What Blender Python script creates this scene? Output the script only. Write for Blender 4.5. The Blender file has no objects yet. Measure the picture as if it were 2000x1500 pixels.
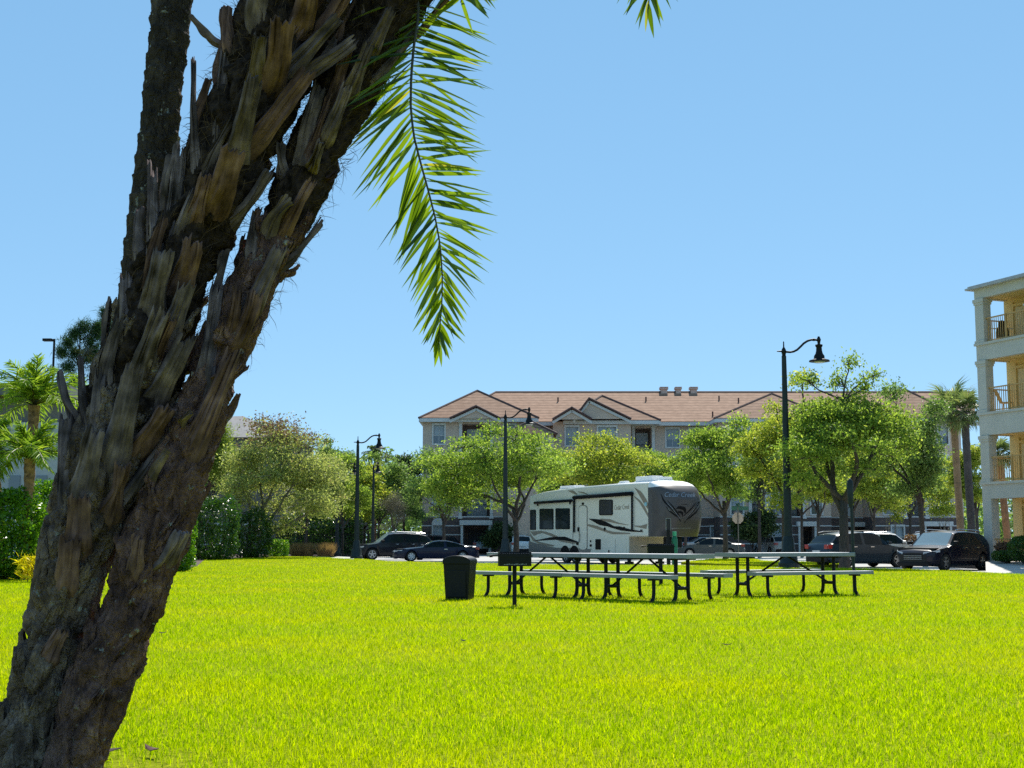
import bpy, bmesh, math, random
import numpy as np
from mathutils import Vector, Matrix, noise
from mathutils.bvhtree import BVHTree
from math import sin, cos, pi, radians as R, sqrt, atan2, exp

SC = bpy.context.scene
COL = SC.collection
# ---------------------------------------------------------------- camera, sky, sun, exposure
F, HZ = 2600.0, 1056.0
PITCH = math.atan((HZ - 750.0) / F)
CAMH = 1.0
cam_d = bpy.data.cameras.new('camera')
cam_d.sensor_width = 36.0
cam_d.lens = 36.0 * F / 2000.0
cam_d.clip_start, cam_d.clip_end = 0.05, 3000.0
cam = bpy.data.objects.new('camera', cam_d)
cam.location = (0, 0, CAMH)
cam.rotation_euler = (R(90) + PITCH, 0, 0)
COL.objects.link(cam)
SC.camera = cam

SUN_EL, SUN_AZ = R(50), R(14)          # azimuth measured from +Y (view direction) towards +X
world = bpy.data.worlds.new('World')
SC.world = world
world.use_nodes = True
wn = world.node_tree.nodes
bg = wn['Background']
sky = wn.new('ShaderNodeTexSky')
sky.sky_type = 'NISHITA'
sky.sun_disc = False
sky.sun_elevation, sky.sun_rotation = SUN_EL, SUN_AZ
sky.air_density, sky.dust_density, sky.ozone_density = 0.5, 0.0, 4.0
wl = world.node_tree.links.new                     # even, clear spring sky: soften the fall-off from zenith to horizon
sp_ = wn.new('ShaderNodeSeparateColor'); cb_ = wn.new('ShaderNodeCombineColor')
wl(sky.outputs[0], sp_.inputs[0])
for ch, (pw, k) in enumerate(((0.46, 1.72), (0.36, 2.83), (0.30, 3.85))):
    p_ = wn.new('ShaderNodeMath'); p_.operation = 'POWER'; p_.inputs[1].default_value = pw
    q_ = wn.new('ShaderNodeMath'); q_.operation = 'MULTIPLY'; q_.inputs[1].default_value = k
    wl(sp_.outputs[ch], p_.inputs[0]); wl(p_.outputs[0], q_.inputs[0]); wl(q_.outputs[0], cb_.inputs[ch])
wl(cb_.outputs[0], bg.inputs[0])
bg.inputs[1].default_value = 0.10
sun_d = bpy.data.lights.new('sun', 'SUN')
sun_d.energy, sun_d.angle, sun_d.color = 4.6, R(0.53), (1.0, 0.95, 0.86)
sun = bpy.data.objects.new('sun', sun_d)
sdir = Vector((sin(SUN_AZ) * cos(SUN_EL), cos(SUN_AZ) * cos(SUN_EL), sin(SUN_EL)))
sun.rotation_euler = sdir.to_track_quat('Z', 'Y').to_euler()
sun.location = (20, 80, 60)
COL.objects.link(sun)
vs = SC.view_settings
vs.view_transform, vs.look, vs.exposure, vs.gamma = 'Standard', 'None', 0.56, 1.0
SC.render.film_transparent = False
SC.cycles.max_bounces = 12
SC.cycles.diffuse_bounces = 8
SC.cycles.transmission_bounces = 8
SC.cycles.transparent_max_bounces = 8
SC.cycles.caustics_reflective = False
SC.cycles.caustics_refractive = False
SC.cycles.use_denoising = False

# ---------------------------------------------------------------- photo pixel -> place
_cp, _sp = cos(PITCH), sin(PITCH)
def ray(px, py):
    x, u = (px - 1000) / F, (750 - py) / F
    return Vector((x, _cp - u * _sp, _sp + u * _cp))
def P(px, py, Y):
    d = ray(px, py)
    return Vector((0, 0, CAMH)) + d * (Y / d.y)
def G(px, py, z=0.0):
    d = ray(px, py)
    return Vector((0, 0, CAMH)) + d * ((z - CAMH) / d.z)
def XZ(px, py, Y):
    p = P(px, py, Y)
    return p.x, p.z

# ---------------------------------------------------------------- tagging and linking
def tag(o, label=None, cat=None, group=None, kind=None):
    if label: o['label'] = label
    if cat: o['category'] = cat
    if group: o['group'] = group
    if kind: o['kind'] = kind
    return o
def thing(name, label, cat, loc=(0, 0, 0), rz=0.0, group=None):
    o = bpy.data.objects.new(name, None)
    o.empty_display_size = 0.2
    o.location = loc
    o.rotation_euler = (0, 0, rz)
    COL.objects.link(o)
    return tag(o, label, cat, group)
def copy_tree(o, parent=None):
    c = o.copy()
    COL.objects.link(c)
    if parent is not None:
        c.parent = parent
    for ch in list(o.children):
        copy_tree(ch, c)
    return c
def np_mesh(name, V, Fc, mat=None, parent=None, smooth=False, mats=None, midx=None):
    V = np.asarray(V, dtype=np.float32); Fc = np.asarray(Fc, dtype=np.int32)
    me = bpy.data.meshes.new(name)
    n, (m, k) = len(V), Fc.shape
    me.vertices.add(n); me.vertices.foreach_set('co', V.ravel())
    me.loops.add(m * k); me.loops.foreach_set('vertex_index', Fc.ravel())
    me.polygons.add(m)
    me.polygons.foreach_set('loop_start', np.arange(0, m * k, k, dtype=np.int32))
    me.polygons.foreach_set('loop_total', np.full(m, k, dtype=np.int32))
    if smooth: me.polygons.foreach_set('use_smooth', np.ones(m, dtype=bool))
    for mm in (mats or [mat]):
        if mm: me.materials.append(mm)
    if midx is not None: me.polygons.foreach_set('material_index', np.asarray(midx, dtype=np.int32))
    me.update(calc_edges=True)
    o = bpy.data.objects.new(name, me)
    COL.objects.link(o)
    if parent is not None: o.parent = parent
    return o

class MB:
    """collects shapes; build() links them as ONE mesh object"""
    def __init__(s): s.v, s.f, s.m = [], [], []
    def add(s, vs_, fs, mi=0):
        b = len(s.v)
        s.v += [tuple(v) for v in vs_]
        for f in fs:
            s.f.append(tuple(i + b for i in f)); s.m.append(mi)
    def poly(s, pts, mi=0): s.add(pts, [tuple(range(len(pts)))], mi)
    def box(s, c, d, rz=0.0, mi=0, M=None):
        hx, hy, hz = d[0] / 2, d[1] / 2, d[2] / 2
        pts = [Vector((x, y, z)) for x in (-hx, hx) for y in (-hy, hy) for z in (-hz, hz)]
        if rz:
            q = Matrix.Rotation(rz, 3, 'Z'); pts = [q @ p for p in pts]
        if M is not None: pts = [M @ p for p in pts]
        c = Vector(c)
        s.add([p + c for p in pts], [(0, 1, 3, 2), (4, 6, 7, 5), (0, 4, 5, 1), (2, 3, 7, 6), (0, 2, 6, 4), (1, 5, 7, 3)], mi)
    def box2(s, a, b, mi=0):
        a, b = Vector(a), Vector(b)
        s.box((a + b) / 2, [abs(b[i] - a[i]) for i in range(3)], 0, mi)
    def bar(s, a, b, w, h, mi=0):
        a, b = Vector(a), Vector(b); d = b - a
        q = d.to_track_quat('X', 'Z').to_matrix()
        s.box((a + b) / 2, (d.length, w, h), 0, mi, M=q)
    def tube(s, pts, rad, n=10, mi=0, cap=True):
        pts = [Vector(p) for p in pts]
        if not isinstance(rad, (list, tuple)): rad = [rad] * len(pts)
        b = len(s.v); prev = None
        for i, p in enumerate(pts):
            t = (pts[min(i + 1, len(pts) - 1)] - pts[max(i - 1, 0)])
            t = t.normalized() if t.length > 1e-9 else Vector((0, 0, 1))
            if prev is None:
                a = Vector((1, 0, 0)) if abs(t.x) < 0.8 else Vector((0, 1, 0))
                u = t.cross(a).normalized()
            else:
                u = (prev - t * prev.dot(t)).normalized()
            prev = u; w = t.cross(u)
            for k in range(n):
                an = 2 * pi * k / n
                s.v.append(tuple(p + (u * cos(an) + w * sin(an)) * rad[i]))
        for i in range(len(pts) - 1):
            for k in range(n):
                k2 = (k + 1) % n
                s.f.append((b + i * n + k, b + i * n + k2, b + (i + 1) * n + k2, b + (i + 1) * n + k)); s.m.append(mi)
        if cap:
            s.f.append(tuple(b + k for k in reversed(range(n)))); s.m.append(mi)
            s.f.append(tuple(b + (len(pts) - 1) * n + k for k in range(n))); s.m.append(mi)
    def lathe(s, prof, c=(0, 0, 0), n=20, mi=0):
        c = Vector(c); b = len(s.v)
        for r, z in prof:
            for k in range(n):
                a = 2 * pi * k / n
                s.v.append((c.x + r * cos(a), c.y + r * sin(a), c.z + z))
        for i in range(len(prof) - 1):
            for k in range(n):
                k2 = (k + 1) % n
                s.f.append((b + i * n + k, b + i * n + k2, b + (i + 1) * n + k2, b + (i + 1) * n + k)); s.m.append(mi)
        s.f.append(tuple(b + k for k in reversed(range(n)))); s.m.append(mi)
        s.f.append(tuple(b + (len(prof) - 1) * n + k for k in range(n))); s.m.append(mi)
    def prism(s, pts, off, mi=0):
        """closed outline pts (3D) extruded by vector off"""
        n = len(pts); off = Vector(off)
        A = [Vector(p) for p in pts]
        fs = [tuple(range(n)), tuple(reversed(range(n, 2 * n)))]
        for i in range(n):
            j = (i + 1) % n
            fs.append((j, i, n + i, n + j))
        s.add(A + [p + off for p in A], fs, mi)
    def build(s, name, mats, parent=None, smooth=False, bevel=0.0, segs=2, auto=None):
        me = bpy.data.meshes.new(name)
        me.from_pydata(s.v, [], s.f)
        if not isinstance(mats, (list, tuple)): mats = [mats]
        for m in mats: me.materials.append(m)
        if len(mats) > 1: me.polygons.foreach_set('material_index', s.m)
        bm = bmesh.new(); bm.from_mesh(me)
        bmesh.ops.recalc_face_normals(bm, faces=bm.faces)
        bm.to_mesh(me); bm.free()
        if smooth: me.polygons.foreach_set('use_smooth', [True] * len(me.polygons))
        if auto is not None:
            me.polygons.foreach_set('use_smooth', [True] * len(me.polygons))
            me.set_sharp_from_angle(angle=R(auto))
        me.update()
        o = bpy.data.objects.new(name, me)
        COL.objects.link(o)
        if parent is not None: o.parent = parent
        if bevel:
            md = o.modifiers.new('bevel', 'BEVEL'); md.width = bevel; md.segments = segs; md.limit_method = 'ANGLE'; md.angle_limit = R(40)
        return o

# ---------------------------------------------------------------- materials
def nodes_of(name):
    m = bpy.data.materials.new(name); m.use_nodes = True
    nt = m.node_tree
    return m, nt, nt.nodes['Principled BSDF'], nt.nodes['Material Output']
def mat(name, c, rough=0.6, metal=0.0, var=0.15, scale=6.0, bump=0.0, bscale=40.0, c2=None, spec=0.5, coat=0.0, coords='Object', detail=5.0, stretch=None):
    m, nt, b, out = nodes_of(name)
    L = nt.links.new
    tc = nt.nodes.new('ShaderNodeTexCoord')
    src = tc.outputs[coords]
    if stretch:
        mp = nt.nodes.new('ShaderNodeMapping'); mp.inputs['Scale'].default_value = stretch
        L(src, mp.inputs[0]); src = mp.outputs[0]
    nz = nt.nodes.new('ShaderNodeTexNoise'); nz.inputs['Scale'].default_value = scale; nz.inputs['Detail'].default_value = detail
    L(src, nz.inputs['Vector'])
    rp = nt.nodes.new('ShaderNodeValToRGB')
    rp.color_ramp.elements[0].position, rp.color_ramp.elements[1].position = 0.3, 0.7
    lo = [max(0, x * (1 - var)) for x in c]; hi = [min(1, x * (1 + var)) for x in (c2 or c)]
    rp.color_ramp.elements[0].color = (*lo, 1); rp.color_ramp.elements[1].color = (*hi, 1)
    L(nz.outputs[0], rp.inputs[0]); L(rp.outputs[0], b.inputs['Base Color'])
    b.inputs['Roughness'].default_value = rough; b.inputs['Metallic'].default_value = metal
    b.inputs['Specular IOR Level'].default_value = spec
    if coat: b.inputs['Coat Weight'].default_value = coat; b.inputs['Coat Roughness'].default_value = 0.05
    if bump:
        n2 = nt.nodes.new('ShaderNodeTexNoise'); n2.inputs['Scale'].default_value = bscale; n2.inputs['Detail'].default_value = 6
        L(src, n2.inputs['Vector'])
        bp = nt.nodes.new('ShaderNodeBump'); bp.inputs['Strength'].default_value = bump; bp.inputs['Distance'].default_value = 0.02
        L(n2.outputs[0], bp.inputs['Height']); L(bp.outputs[0], b.inputs['Normal'])
    return m
def leaf_mat(name, c1, c2, c3=None, trans=0.5, tmul=(1.25, 1.3, 0.7), rough=0.45, objvar=0.0, patch=None, spec=0.12):
    """leaves and blades: colour differs from leaf to leaf, light passes through"""
    m, nt, b, out = nodes_of(name); L = nt.links.new
    ge = nt.nodes.new('ShaderNodeNewGeometry')
    rp = nt.nodes.new('ShaderNodeValToRGB')
    rp.color_ramp.elements[0].color = (*c1, 1); rp.color_ramp.elements[1].color = (*c2, 1)
    if c3:
        e = rp.color_ramp.elements.new(0.93); e.color = (*c2, 1)
        rp.color_ramp.elements[2].color = (*c3, 1); rp.color_ramp.elements[2].position = 1.0
    L(ge.outputs['Random Per Island'], rp.inputs[0])
    col = rp.outputs[0]
    if patch:
        pc, ps, pf = patch
        tc = nt.nodes.new('ShaderNodeTexCoord')
        nz = nt.nodes.new('ShaderNodeTexNoise'); nz.inputs['Scale'].default_value = ps; nz.inputs['Detail'].default_value = 3
        L(tc.outputs['Object'], nz.inputs['Vector'])
        mr = nt.nodes.new('ShaderNodeMapRange'); mr.inputs[1].default_value = 0.45; mr.inputs[2].default_value = 0.72; mr.inputs[4].default_value = pf
        L(nz.outputs[0], mr.inputs[0])
        mx = nt.nodes.new('ShaderNodeMix'); mx.data_type = 'RGBA'
        L(mr.outputs[0], mx.inputs[0]); L(col, mx.inputs[6]); mx.inputs[7].default_value = (*pc, 1)
        col = mx.outputs[2]
    L(col, b.inputs['Base Color'])
    b.inputs['Roughness'].default_value = rough; b.inputs['Specular IOR Level'].default_value = spec
    tr = nt.nodes.new('ShaderNodeBsdfTranslucent')
    ml = nt.nodes.new('ShaderNodeMix'); ml.data_type = 'RGBA'; ml.blend_type = 'MULTIPLY'; ml.inputs[0].default_value = 1
    L(col, ml.inputs[6]); ml.inputs[7].default_value = (*tmul, 1); L(ml.outputs[2], tr.inputs[0])
    ms = nt.nodes.new('ShaderNodeMixShader'); ms.inputs[0].default_value = trans
    L(b.outputs[0], ms.inputs[1]); L(tr.outputs[0], ms.inputs[2]); L(ms.outputs[0], out.inputs[0])
    return m
def glass_mat(name, c, rough=0.04, spec=0.8):
    m, nt, b, out = nodes_of(name)
    b.inputs['Base Color'].default_value = (*c, 1); b.inputs['Roughness'].default_value = rough
    b.inputs['Specular IOR Level'].default_value = spec
    return m
def paint(name, c, rough=0.25, coat=1.0, metal=0.0):
    return mat(name, c, rough=rough, metal=metal, var=0.05, scale=3, coat=coat)

M = {}
M['black'] = mat('black_paint', (0.008, 0.009, 0.010), 0.5, var=0.3, scale=15, bump=0.05, spec=0.2)
M['pole'] = mat('green_black_pole_paint', (0.016, 0.025, 0.027), 0.5, var=0.3, scale=8, bump=0.05, spec=0.3)
M['alu'] = mat('weathered_aluminium', (0.27, 0.285, 0.30), 0.5, metal=0.5, var=0.18, scale=9, bump=0.05, stretch=(1, 12, 12))
M['rubber'] = mat('tyre_rubber', (0.012, 0.012, 0.012), 0.8, var=0.2)
M['rim'] = mat('alloy_rim', (0.5, 0.5, 0.5), 0.3, metal=0.8, var=0.1)
M['chrome'] = mat('chrome', (0.6, 0.6, 0.62), 0.18, metal=1.0, var=0.05)
M['glass'] = glass_mat('car_glass', (0.010, 0.018, 0.022), 0.05, 0.12)
M['windshield'] = glass_mat('windshield_glass', (0.22, 0.30, 0.33), 0.02, 1.0)  # pale base colour stands in for bright sky reflected in the windshield
M['headlight'] = glass_mat('headlight_lens', (0.5, 0.52, 0.55), 0.1)
M['taillight'] = glass_mat('taillight_lens', (0.35, 0.012, 0.01), 0.15)
M['plate'] = mat('licence_plate', (0.55, 0.56, 0.55), 0.5)
M['plastic'] = mat('dark_plastic_trim', (0.012, 0.012, 0.013), 0.6, spec=0.2)
M['concrete'] = mat('pale_concrete', (0.50, 0.48, 0.45), 0.85, var=0.14, scale=1.3, bump=0.15, bscale=30, detail=8)
M['road'] = mat('sun_bleached_road', (0.42, 0.41, 0.39), 0.9, var=0.15, scale=0.35, bump=0.15, bscale=25, detail=9)
M['mulch'] = mat('bark_mulch', (0.085, 0.055, 0.04), 0.95, var=0.6, scale=14, bump=0.8, bscale=30)
M['soil'] = mat('grass_thatch', (0.13, 0.165, 0.003), 0.95, var=0.25, scale=22, bump=0.4, bscale=120, c2=(0.26, 0.30, 0.006), spec=0.05)
M['bark'] = mat('oak_bark', (0.062, 0.05, 0.042), 0.9, var=0.45, scale=5, bump=0.7, bscale=22, stretch=(4, 4, 1))
M['bark2'] = mat('grey_bark', (0.17, 0.15, 0.125), 0.9, var=0.35, scale=5, bump=0.6, bscale=22)
M['white'] = mat('white_trim', (0.62, 0.62, 0.60), 0.6, var=0.05)
M['taupe'] = mat('taupe_stucco', (0.58, 0.455, 0.36), 0.9, var=0.08, scale=2, bump=0.15, bscale=40)
M['brownwall'] = mat('dark_brown_stucco', (0.12, 0.088, 0.08), 0.9, var=0.12, scale=2, bump=0.15)
M['pane'] = glass_mat('window_pane', (0.10, 0.13, 0.15), 0.03, 0.9)
M['blind'] = mat('window_blind', (0.36, 0.42, 0.46), 0.5, var=0.06, scale=3)
M['dark'] = mat('dark_opening', (0.02, 0.02, 0.024), 0.7)
M['cream'] = mat('pale_grey_stucco', (0.56, 0.525, 0.46), 0.85, var=0.06, scale=1.5, bump=0.1)
M['yellow'] = mat('yellow_stucco', (0.70, 0.52, 0.22), 0.85, var=0.06, scale=1.5, bump=0.1)
M['rail'] = mat('tan_railing_metal', (0.52, 0.31, 0.10), 0.5, var=0.15)
M['greyroof'] = mat('grey_roof_sheet', (0.16, 0.155, 0.155), 0.7, var=0.2, scale=2)
def tile_mat(name, c, c2, courses=1.7):
    m, nt, b, out = nodes_of(name); L = nt.links.new
    tc = nt.nodes.new('ShaderNodeTexCoord')
    w = nt.nodes.new('ShaderNodeTexWave'); w.wave_type = 'BANDS'; w.bands_direction = 'Z'; w.wave_profile = 'SAW'
    w.inputs['Scale'].default_value = courses; w.inputs['Distortion'].default_value = 0.15; w.inputs['Detail'].default_value = 1
    L(tc.outputs['Object'], w.inputs['Vector'])
    nz = nt.nodes.new('ShaderNodeTexNoise'); nz.inputs['Scale'].default_value = 2.2; nz.inputs['Detail'].default_value = 8
    L(tc.outputs['Object'], nz.inputs['Vector'])
    rp = nt.nodes.new('ShaderNodeValToRGB')
    rp.color_ramp.elements[0].position, rp.color_ramp.elements[1].position = 0.35, 0.68
    rp.color_ramp.elements[0].color = (*c, 1); rp.color_ramp.elements[1].color = (*c2, 1)
    L(nz.outputs[0], rp.inputs[0])
    rj = nt.nodes.new('ShaderNodeValToRGB')
    rj.color_ramp.elements[0].position, rj.color_ramp.elements[1].position = 0.0, 0.3
    rj.color_ramp.elements[0].color = (0.30, 0.27, 0.27, 1); rj.color_ramp.elements[1].color = (1, 1, 1, 1)
    L(w.outputs['Fac'], rj.inputs[0])
    mx = nt.nodes.new('ShaderNodeMix'); mx.data_type = 'RGBA'; mx.blend_type = 'MULTIPLY'; mx.inputs[0].default_value = 1
    L(rp.outputs[0], mx.inputs[6]); L(rj.outputs[0], mx.inputs[7]); L(mx.outputs[2], b.inputs['Base Color'])
    bp = nt.nodes.new('ShaderNodeBump'); bp.inputs['Strength'].default_value = 0.6; bp.inputs['Distance'].default_value = 0.06
    L(w.outputs['Fac'], bp.inputs['Height']); L(bp.outputs[0], b.inputs['Normal'])
    b.inputs['Roughness'].default_value = 0.85; b.inputs['Specular IOR Level'].default_value = 0.15
    return m
M['tile'] = tile_mat('clay_roof_tiles', (0.28, 0.158, 0.098), (0.39, 0.232, 0.152), 1.0)
M['ridge'] = mat('dark_ridge_tiles', (0.10, 0.05, 0.042), 0.8, var=0.3, scale=6)

# ---------------------------------------------------------------- ground
RZ = -0.20
def sheet(name, pts, z, m, skirt=0.0, kind='structure'):
    mb = MB(); n = len(pts)
    mb.poly([(x, y, z) for x, y in pts])
    if skirt:
        for i in range(n):
            a, b = pts[i], pts[(i + 1) % n]
            mb.poly([(a[0], a[1], z), (b[0], b[1], z), (b[0], b[1], z - skirt), (a[0], a[1], z - skirt)])
    return tag(mb.build(name, m), kind=kind)
sheet('ground', [(-900, -300), (900, -300), (900, 1500), (-900, 1500)], RZ - 0.06, mat('dry_ground', (0.12, 0.13, 0.05), 0.95, var=0.3, scale=0.4))
sheet('road', [(-75, 8), (90, 8), (90, 150), (-75, 150)], RZ, M['road'])
def gxy(px, py, z=0.0):
    g = G(px, py, z); return (g.x, g.y)
LAWN = [(-70, -12), (-70, 86), (-14.5, 86), gxy(655, 1089), gxy(700, 1091), gxy(760, 1096), gxy(860, 1098), gxy(960, 1100), gxy(1100, 1102.5), gxy(1300, 1103.5), gxy(1440, 1105),
        gxy(1540, 1109.5), gxy(1640, 1109.5), gxy(1730, 1110.5), gxy(1810, 1113), gxy(1900, 1116.5), gxy(2000, 1122), gxy(2300, 1138), (60, 24), (60, -12)]
sheet('lawn', LAWN, 0.0, M['soil'], skirt=0.24)
VERGE = [gxy(1330, 1098, -0.08), gxy(1395, 1091, -0.08), gxy(1470, 1090.5, -0.08), gxy(1490, 1095, -0.08), gxy(1560, 1097, -0.08), gxy(1640, 1098, -0.08), gxy(1640, 1103.5, -0.08), gxy(1420, 1101.5, -0.08)]
sheet('verge', VERGE, -0.08, M['soil'], skirt=0.13)
sheet('path', [gxy(645, 1089.5, .012), gxy(690, 1092, .012), gxy(700, 1088.5, .012), gxy(660, 1086.8, .012)], 0.012, M['concrete'])
BED1 = [gxy(-260, 1140), gxy(40, 1131), gxy(105, 1124), gxy(150, 1112), gxy(140, 1096), gxy(-260, 1096)]
BED2 = [gxy(290, 1110), gxy(330, 1113), gxy(385, 1106), gxy(400, 1093), gxy(470, 1090), gxy(570, 1086.5), gxy(652, 1085.5), gxy(652, 1083), gxy(300, 1083)]
sheet('mulch_bed', BED1, 0.012, M['mulch'])
sheet('mulch_bed', BED2, 0.012, M['mulch'])

dv = [P(1925, 1100, 44), P(2330, 1100, 36), P(2330, 1100, 52), P(1925, 1100, 56.5)]
dm_ = MB(); dm_.poly([(p.x, p.y, z) for p, z in zip(dv, (RZ + .012, RZ + .012, .22, .22))]); tag(dm_.build('driveway', M['concrete']), kind='structure')
sheet('planting_bed', [(dv[3].x, 56.5), (dv[2].x, 52), (dv[2].x + 6, 75), (dv[3].x - .5, 75)], .225, M['mulch'], skirt=.4)
def in_poly(x, y, poly):
    r = np.zeros(len(x), bool); n = len(poly)
    for i in range(n):
        x1, y1 = poly[i]; x2, y2 = poly[(i + 1) % n]
        if y1 == y2: continue
        c = ((y1 > y) != (y2 > y)) & (x < (x2 - x1) * (y - y1) / (y2 - y1) + x1)
        r ^= c
    return r
rng = np.random.default_rng(7)
def grass_blades():
    """blades of turf, thick near the camera's place and sparser and broader towards the far kerb"""
    Vs, Fs, base = [], [], 0
    def emit(x, y, z0, h, w, nseg):
        nonlocal base
        n = len(x)
        az = rng.uniform(0, 2 * pi, n); le = rng.normal(0.55, 0.3, n) * h
        da = rng.uniform(0, 2 * pi, n)
        sx, sy = np.cos(az) * w / 2, np.sin(az) * w / 2
        lx, ly = np.cos(da) * le, np.sin(da) * le
        B = np.stack([x, y, np.full(n, z0)], 1); S = np.stack([sx, sy, np.zeros(n)], 1)
        T = B + np.stack([lx, ly, h], 1)
        if nseg == 1:
            V = np.stack([B - S, B + S, T], 1).reshape(-1, 3)
            Fc = np.arange(3 * n).reshape(n, 3) + base
            base += 3 * n
        else:
            Mi = B + np.stack([lx * .3, ly * .3, h * .62], 1)
            V = np.stack([B - S, B + S, Mi - S * .75, Mi + S * .75, T], 1).reshape(-1, 3)
            i = np.arange(n)[:, None] * 5 + base
            Fc = np.concatenate([i + np.array([[0, 1, 3]]), i + np.array([[0, 3, 2]]), i + np.array([[2, 3, 4]])], 0)
            base += 5 * n
        Vs.append(V); Fs.append(Fc)
    def zone(y0, y1, dens, h, w, nseg, polys=(LAWN,), z0=0.0, k=0.43):
        A = k * (y1 * y1 - y0 * y0); n = int(A * dens)
        y = np.sqrt(rng.uniform(y0 * y0, y1 * y1, n)); x = rng.uniform(-k, k, n) * (y + 0.6)
        ok = np.zeros(n, bool)
        for p in polys: ok |= in_poly(x, y, p)
        ok &= ~in_poly(x, y, BED1) & ~in_poly(x, y, BED2)
        # thin, worn turf close round the palm's foot and in scattered spots
        d = np.hypot(x + 2.0, y - 5.75)
        ok &= ~((d < 0.95) & (rng.uniform(0, 1, n) < 0.75 * np.clip((0.95 - d) / 0.4, 0, 1)))
        cl = np.sin(x * 2.3 + 1.3 * np.sin(y * 1.1)) * np.sin(y * 2.9 + np.sin(x * 1.7))
        x, y, cl = x[ok], y[ok], cl[ok]
        hh = h * rng.uniform(0.55, 1.25, len(x)) * (1 + .18 * cl)
        emit(x, y, z0, hh, w * rng.uniform(0.7, 1.3, len(x)), nseg)
    ed = [3.6, 5.0, 7.0, 8.3, 10, 12, 14.5, 17.5, 21, 26, 32, 40, 52, 90]
    for y0, y1 in zip(ed, ed[1:]):
        q = max(1.0, (y0 + y1) / 14); zone(y0, y1, 4000 * q ** -1.8, .033 + .010 * min(1, q - 1), .0046 * q ** .68, 2 if y0 < 9 else 1, k=.66 if y0 < 6 else .56 if y0 < 15 else .48)
    zone(58.0, 85.0, 70, 0.06, 0.022, 1, polys=(VERGE,), z0=-0.08)
    return np.concatenate(Vs), np.concatenate(Fs)
M['grass'] = leaf_mat('turf_grass', (0.19, 0.35, 0.001), (0.50, 0.68, 0.001), (0.60, 0.60, 0.05), trans=0.55, tmul=(1.3, 1.15, 0.3), rough=0.8, patch=((0.57, 0.61, 0.003), 0.3, 0.75), spec=0.04)
gv, gf = grass_blades()
tag(np_mesh('grass', gv, gf, M['grass']), kind='stuff')
# ---------------------------------------------------------------- buildings
def wall_open(mb, x0, x1, z0, z1, Y, ops, depth=0.25, mi=0):
    """wall facing -Y with true openings (xa, xb, za, zb) and their reveals"""
    xs = sorted({x0, x1, *[v for o in ops for v in o[:2]]}); zs = sorted({z0, z1, *[v for o in ops for v in o[2:4]]})
    for i in range(len(xs) - 1):
        for j in range(len(zs) - 1):
            cx, cz = (xs[i] + xs[i + 1]) / 2, (zs[j] + zs[j + 1]) / 2
            if not any(o[0] < cx < o[1] and o[2] < cz < o[3] for o in ops):
                mb.poly([(xs[i], Y, zs[j]), (xs[i + 1], Y, zs[j]), (xs[i + 1], Y, zs[j + 1]), (xs[i], Y, zs[j + 1])], mi)
    for o in ops:
        a, b, c, d = o[:4]; dp = o[4] if len(o) > 4 else depth
        for q in (((a, c), (b, c)), ((b, c), (b, d)), ((b, d), (a, d)), ((a, d), (a, c))):
            (xa, za), (xb, zb) = q
            mb.poly([(xa, Y, za), (xb, Y, zb), (xb, Y + dp, zb), (xa, Y + dp, za)], mi)
def window(par, x0, x1, z0, z1, Y, arch=False, dark=0.45, name='window'):
    fr = MB(); t = 0.13; y0, y1 = Y - 0.07, Y + 0.06
    for a, b in (((x0 - t, y0, z0 - t), (x0, y1, z1)), ((x1, y0, z0 - t), (x1 + t, y1, z1)), ((x0, y0 - .03, z0 - t), (x1, y1, z0)), ((x0 - t, y0 - .02, z1), (x1 + t, y1, z1 + t * 1.3))):
        fr.box2(a, b)
    if arch:
        r = (x1 - x0) / 2 + t; cx = (x0 + x1) / 2
        pts = [(cx + r * cos(pi * k / 12), y0, z1 + t * 1.3 + r * .8 * sin(pi * k / 12)) for k in range(13)]
        fr.prism(pts, (0, 0.13, 0))
    zm = z0 + (z1 - z0) * dark
    fr.box2((x0, Y + .1, zm - .03), (x1, Y + .14, zm + .03))
    fr.box2(((x0 + x1) / 2 - .02, Y + .1, z0), ((x0 + x1) / 2 + .02, Y + .13, z1))
    w = fr.build(name, M['white'], par)
    p = MB(); p.box2((x0 - .01, Y + .15, z0), (x1 + .01, Y + .18, zm)); p.build('pane', M['pane'], w)
    p = MB(); p.box2((x0 - .01, Y + .15, zm), (x1 + .01, Y + .175, z1)); p.build('blind', M['blind'], w)
    return w
def hip_roof(mb, xl, xr, yf, yb, ez, peaks, mi=0, under=0.18):
    """eave rectangle at ez, ridge between the two peaks (x, y, z)"""
    a, b = peaks
    e = [(xl, yf, ez), (xr, yf, ez), (xr, yb, ez), (xl, yb, ez)]
    mb.poly([e[0], e[1], a], mi); mb.poly([e[1], e[2], b, a], mi); mb.poly([e[2], e[3], b], mi); mb.poly([e[3], e[0], a, b], mi)
def hips(mb, pairs, r=0.11):
    for a, b in pairs: mb.tube([a, b], r, 6)

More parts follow.
